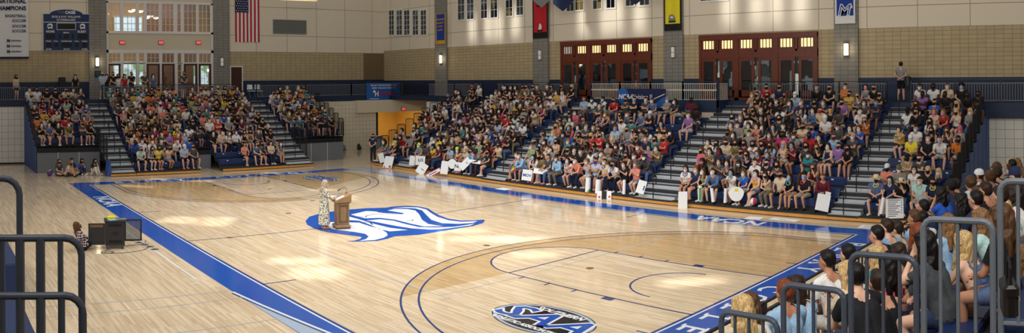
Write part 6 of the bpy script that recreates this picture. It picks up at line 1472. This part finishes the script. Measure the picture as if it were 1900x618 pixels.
for x in (356, 584):
    P = [(0, .18), (.14, .16), (.19, .05), (.16, -.08), (.2, -.18), (.02, -.14), (-.12, -.2), (-.17, -.06), (-.18, .08), (-.1, .16)]
    MB().poly([(xv(x)+a, -.182, zv(193)+c) for a, c in P], 'fwhite').poly([(xv(x)+a*.6-.02, -.184, zv(193)+c*.35) for a, c in P], 'sbnavy').obj('emblem', t)
# small things on the far concourse
p = ony(181, 137, FYU-.19); t = thing('wall_plaque', 'small dark green framed plaque on the grey pier below the lit sconce', 'plaque', tuple(p)); MB().box(-.2, .2, -.03, 0, -.22, .22, 'ink').obj('frame', t); MB().box(-.16, .16, -.034, -.03, -.18, .18, 'dgreen').obj('face', t)
p = ony(115, 150, 41.6); t = thing('loudspeaker', 'small black loudspeaker standing on the far concourse below the scoreboard', 'speaker', (p[0], 41.6, ZC)); MB().bev(-.22, .22, -.2, .2, .9, 1.5, 'black', .03).obj('cabinet', t); MB().tube([(0, 0, 0), (0, 0, .9)], .03, 'black').obj('stand', t); MB().lathe([(.25, 0), (.2, .03)], (0, 0, 0), 'black').obj('foot', t)
for u, lb in ((466, 'white folding chair on the far concourse nearest the brown door'), (480, 'white folding chair on the far concourse, second from the brown door')):
    p = ony(u, 168, 41.3); t = thing('folding_chair', lb, 'chair', (p[0], 41.3, ZC), .1, 'white folding chairs')
    MB().bev(-.22, .22, -.2, .2, .42, .46, 'paper', .02).obj('seat', t); MB().bev(-.22, .22, .2, .23, .55, .9, 'paper', .02).obj('backrest', t)
    for x in (-.2, .2): MB().tube([(x, -.24, 0), (x, .22, .9)], .014, 'steel').obj('leg', t); MB().tube([(x, .24, 0), (x, -.18, .44)], .014, 'steel').obj('leg', t)
# ceiling downlight edge that dips into the frame over the corner
p = ony(560, 1, 38); t = thing('ceiling_light', 'pale ceiling light strip at the top of the view beside the cream corner', 'lamp', (p[0], 38, p[2]), -.1); MB().bev(-1.6, 1.2, -.15, .15, .02, .16, 'white', .02).obj('housing', t); MB().box(-1.5, 1.1, -.12, .12, .0, .02, 'glow').obj('diffuser', t); MB().tube([(0, 0, .16), (0, 0, 3.0)], .02, 'steel').obj('stem', t)
w = bpy.data.worlds.new('World'); bpy.context.scene.world = w; w.use_nodes = True
bg = w.node_tree.nodes['Background']; bg.inputs[0].default_value = (.98, .98, .97, 1); bg.inputs[1].default_value = .36
def area(name, loc, target, sx, sy, power, color=(1, .98, .95), spread=180):
    l = bpy.data.lights.new(name, 'AREA'); l.shape = 'RECTANGLE'; l.size = sx; l.size_y = sy; l.energy = power; l.color = color; l.spread = math.radians(spread)
    o = bpy.data.objects.new(name, l); C.objects.link(o); o.location = loc
    o.rotation_euler = (Vector(target)-Vector(loc)).to_track_quat('-Z', 'Y').to_euler(); return o
area('overhead_bank', (7.6, 14, 13.5), (7.6, 14, 0), 10, 20, 1750, (1, .98, .95), 110)
area('clerestory_side', (-14, 12, 11), (18, 10, 1), 24, 3, 900, (1, .97, .92), 120)
area('hall_light', (25.5, 41, 3.5), (25.5, 41, 0), 2, 2, 130, (1, .75, .4))
area('near_fill', (-7, -9, 11.5), (2, -4, 1), 7, 4, 300, (1, .97, .92), 120)  # unseen fill added to lift the foreground rails and near crowd
area('far_wall_fill', (-9, -9, 12.5), (20, 20, 2.5), 12, 3, 950, (1, .97, .92), 110)  # soft fill added high behind the camera to brighten far wall and bleachers
area('lobby_light', (8, 45, 11.5), (8, 46, 0), 8, 3, 260, (1, .85, .6))
# sun patches: narrow-beam lamps standing for light through the high windows
def patch(x, y, sx, sy, s, rot=0):
    o = area('window_beam', (x-1.2, y-1.5, 13), (x, y, 0), sx, sy, s*sx*sy, (1, .97, .92), 3.5); o.rotation_euler.rotate_axis('Z', rot); return o
for x, y, sx, sy in ((1.1, 18.0, 1.6, 1.6), (2.2, 17.2, 1.2, 2.2), (1.9, 10.4, 1.8, .9), (1.7, 8.9, 1.7, 1.5), (9.0, 19.9, 1.4, 1.8), (8.2, 9.6, 2.6, 1.0), (8.9, 8.6, 2.2, 1.0), (7.8, 6.8, 1.5, 1.0), (8.1, 1.5, 1.9, .9), (8.4, 11.3, 2.6, .9), (4.8, 29.0, 4, .8), (11, 29.3, 3, .6), (2.0, 27.5, 2.0, .7), (9.5, 22.6, 1.6, .7)):
    patch(x, y, sx*.85, sy*.85, 3.4)
# soft daylight smears on the upper side wall under the windows
for u, v in ((877, 52), (907, 48), (925, 48), (957, 42), (1082, 38), (1125, 36), (1146, 30), (1187, 28), (1352, 15), (1405, 14), (1440, 12), (1485, 12)):
    p = onx(u, v, RXU)
    area('window_glint', (20.5, p[1]+1.0, 11.5), tuple(p), .5, 1.6, 3.5, (1, .98, .94), 12)
sc = bpy.context.scene
sc.view_settings.view_transform = 'Standard'; sc.view_settings.look = 'None'; sc.view_settings.exposure = 0; sc.view_settings.gamma = 1
sc.cycles.use_denoising = True
sc.cycles.max_bounces = 6; sc.cycles.diffuse_bounces = 3; sc.cycles.glossy_bounces = 3; sc.cycles.transparent_max_bounces = 8
sc.cycles.use_adaptive_sampling = True
sc.cycles.sample_clamp_indirect = 4
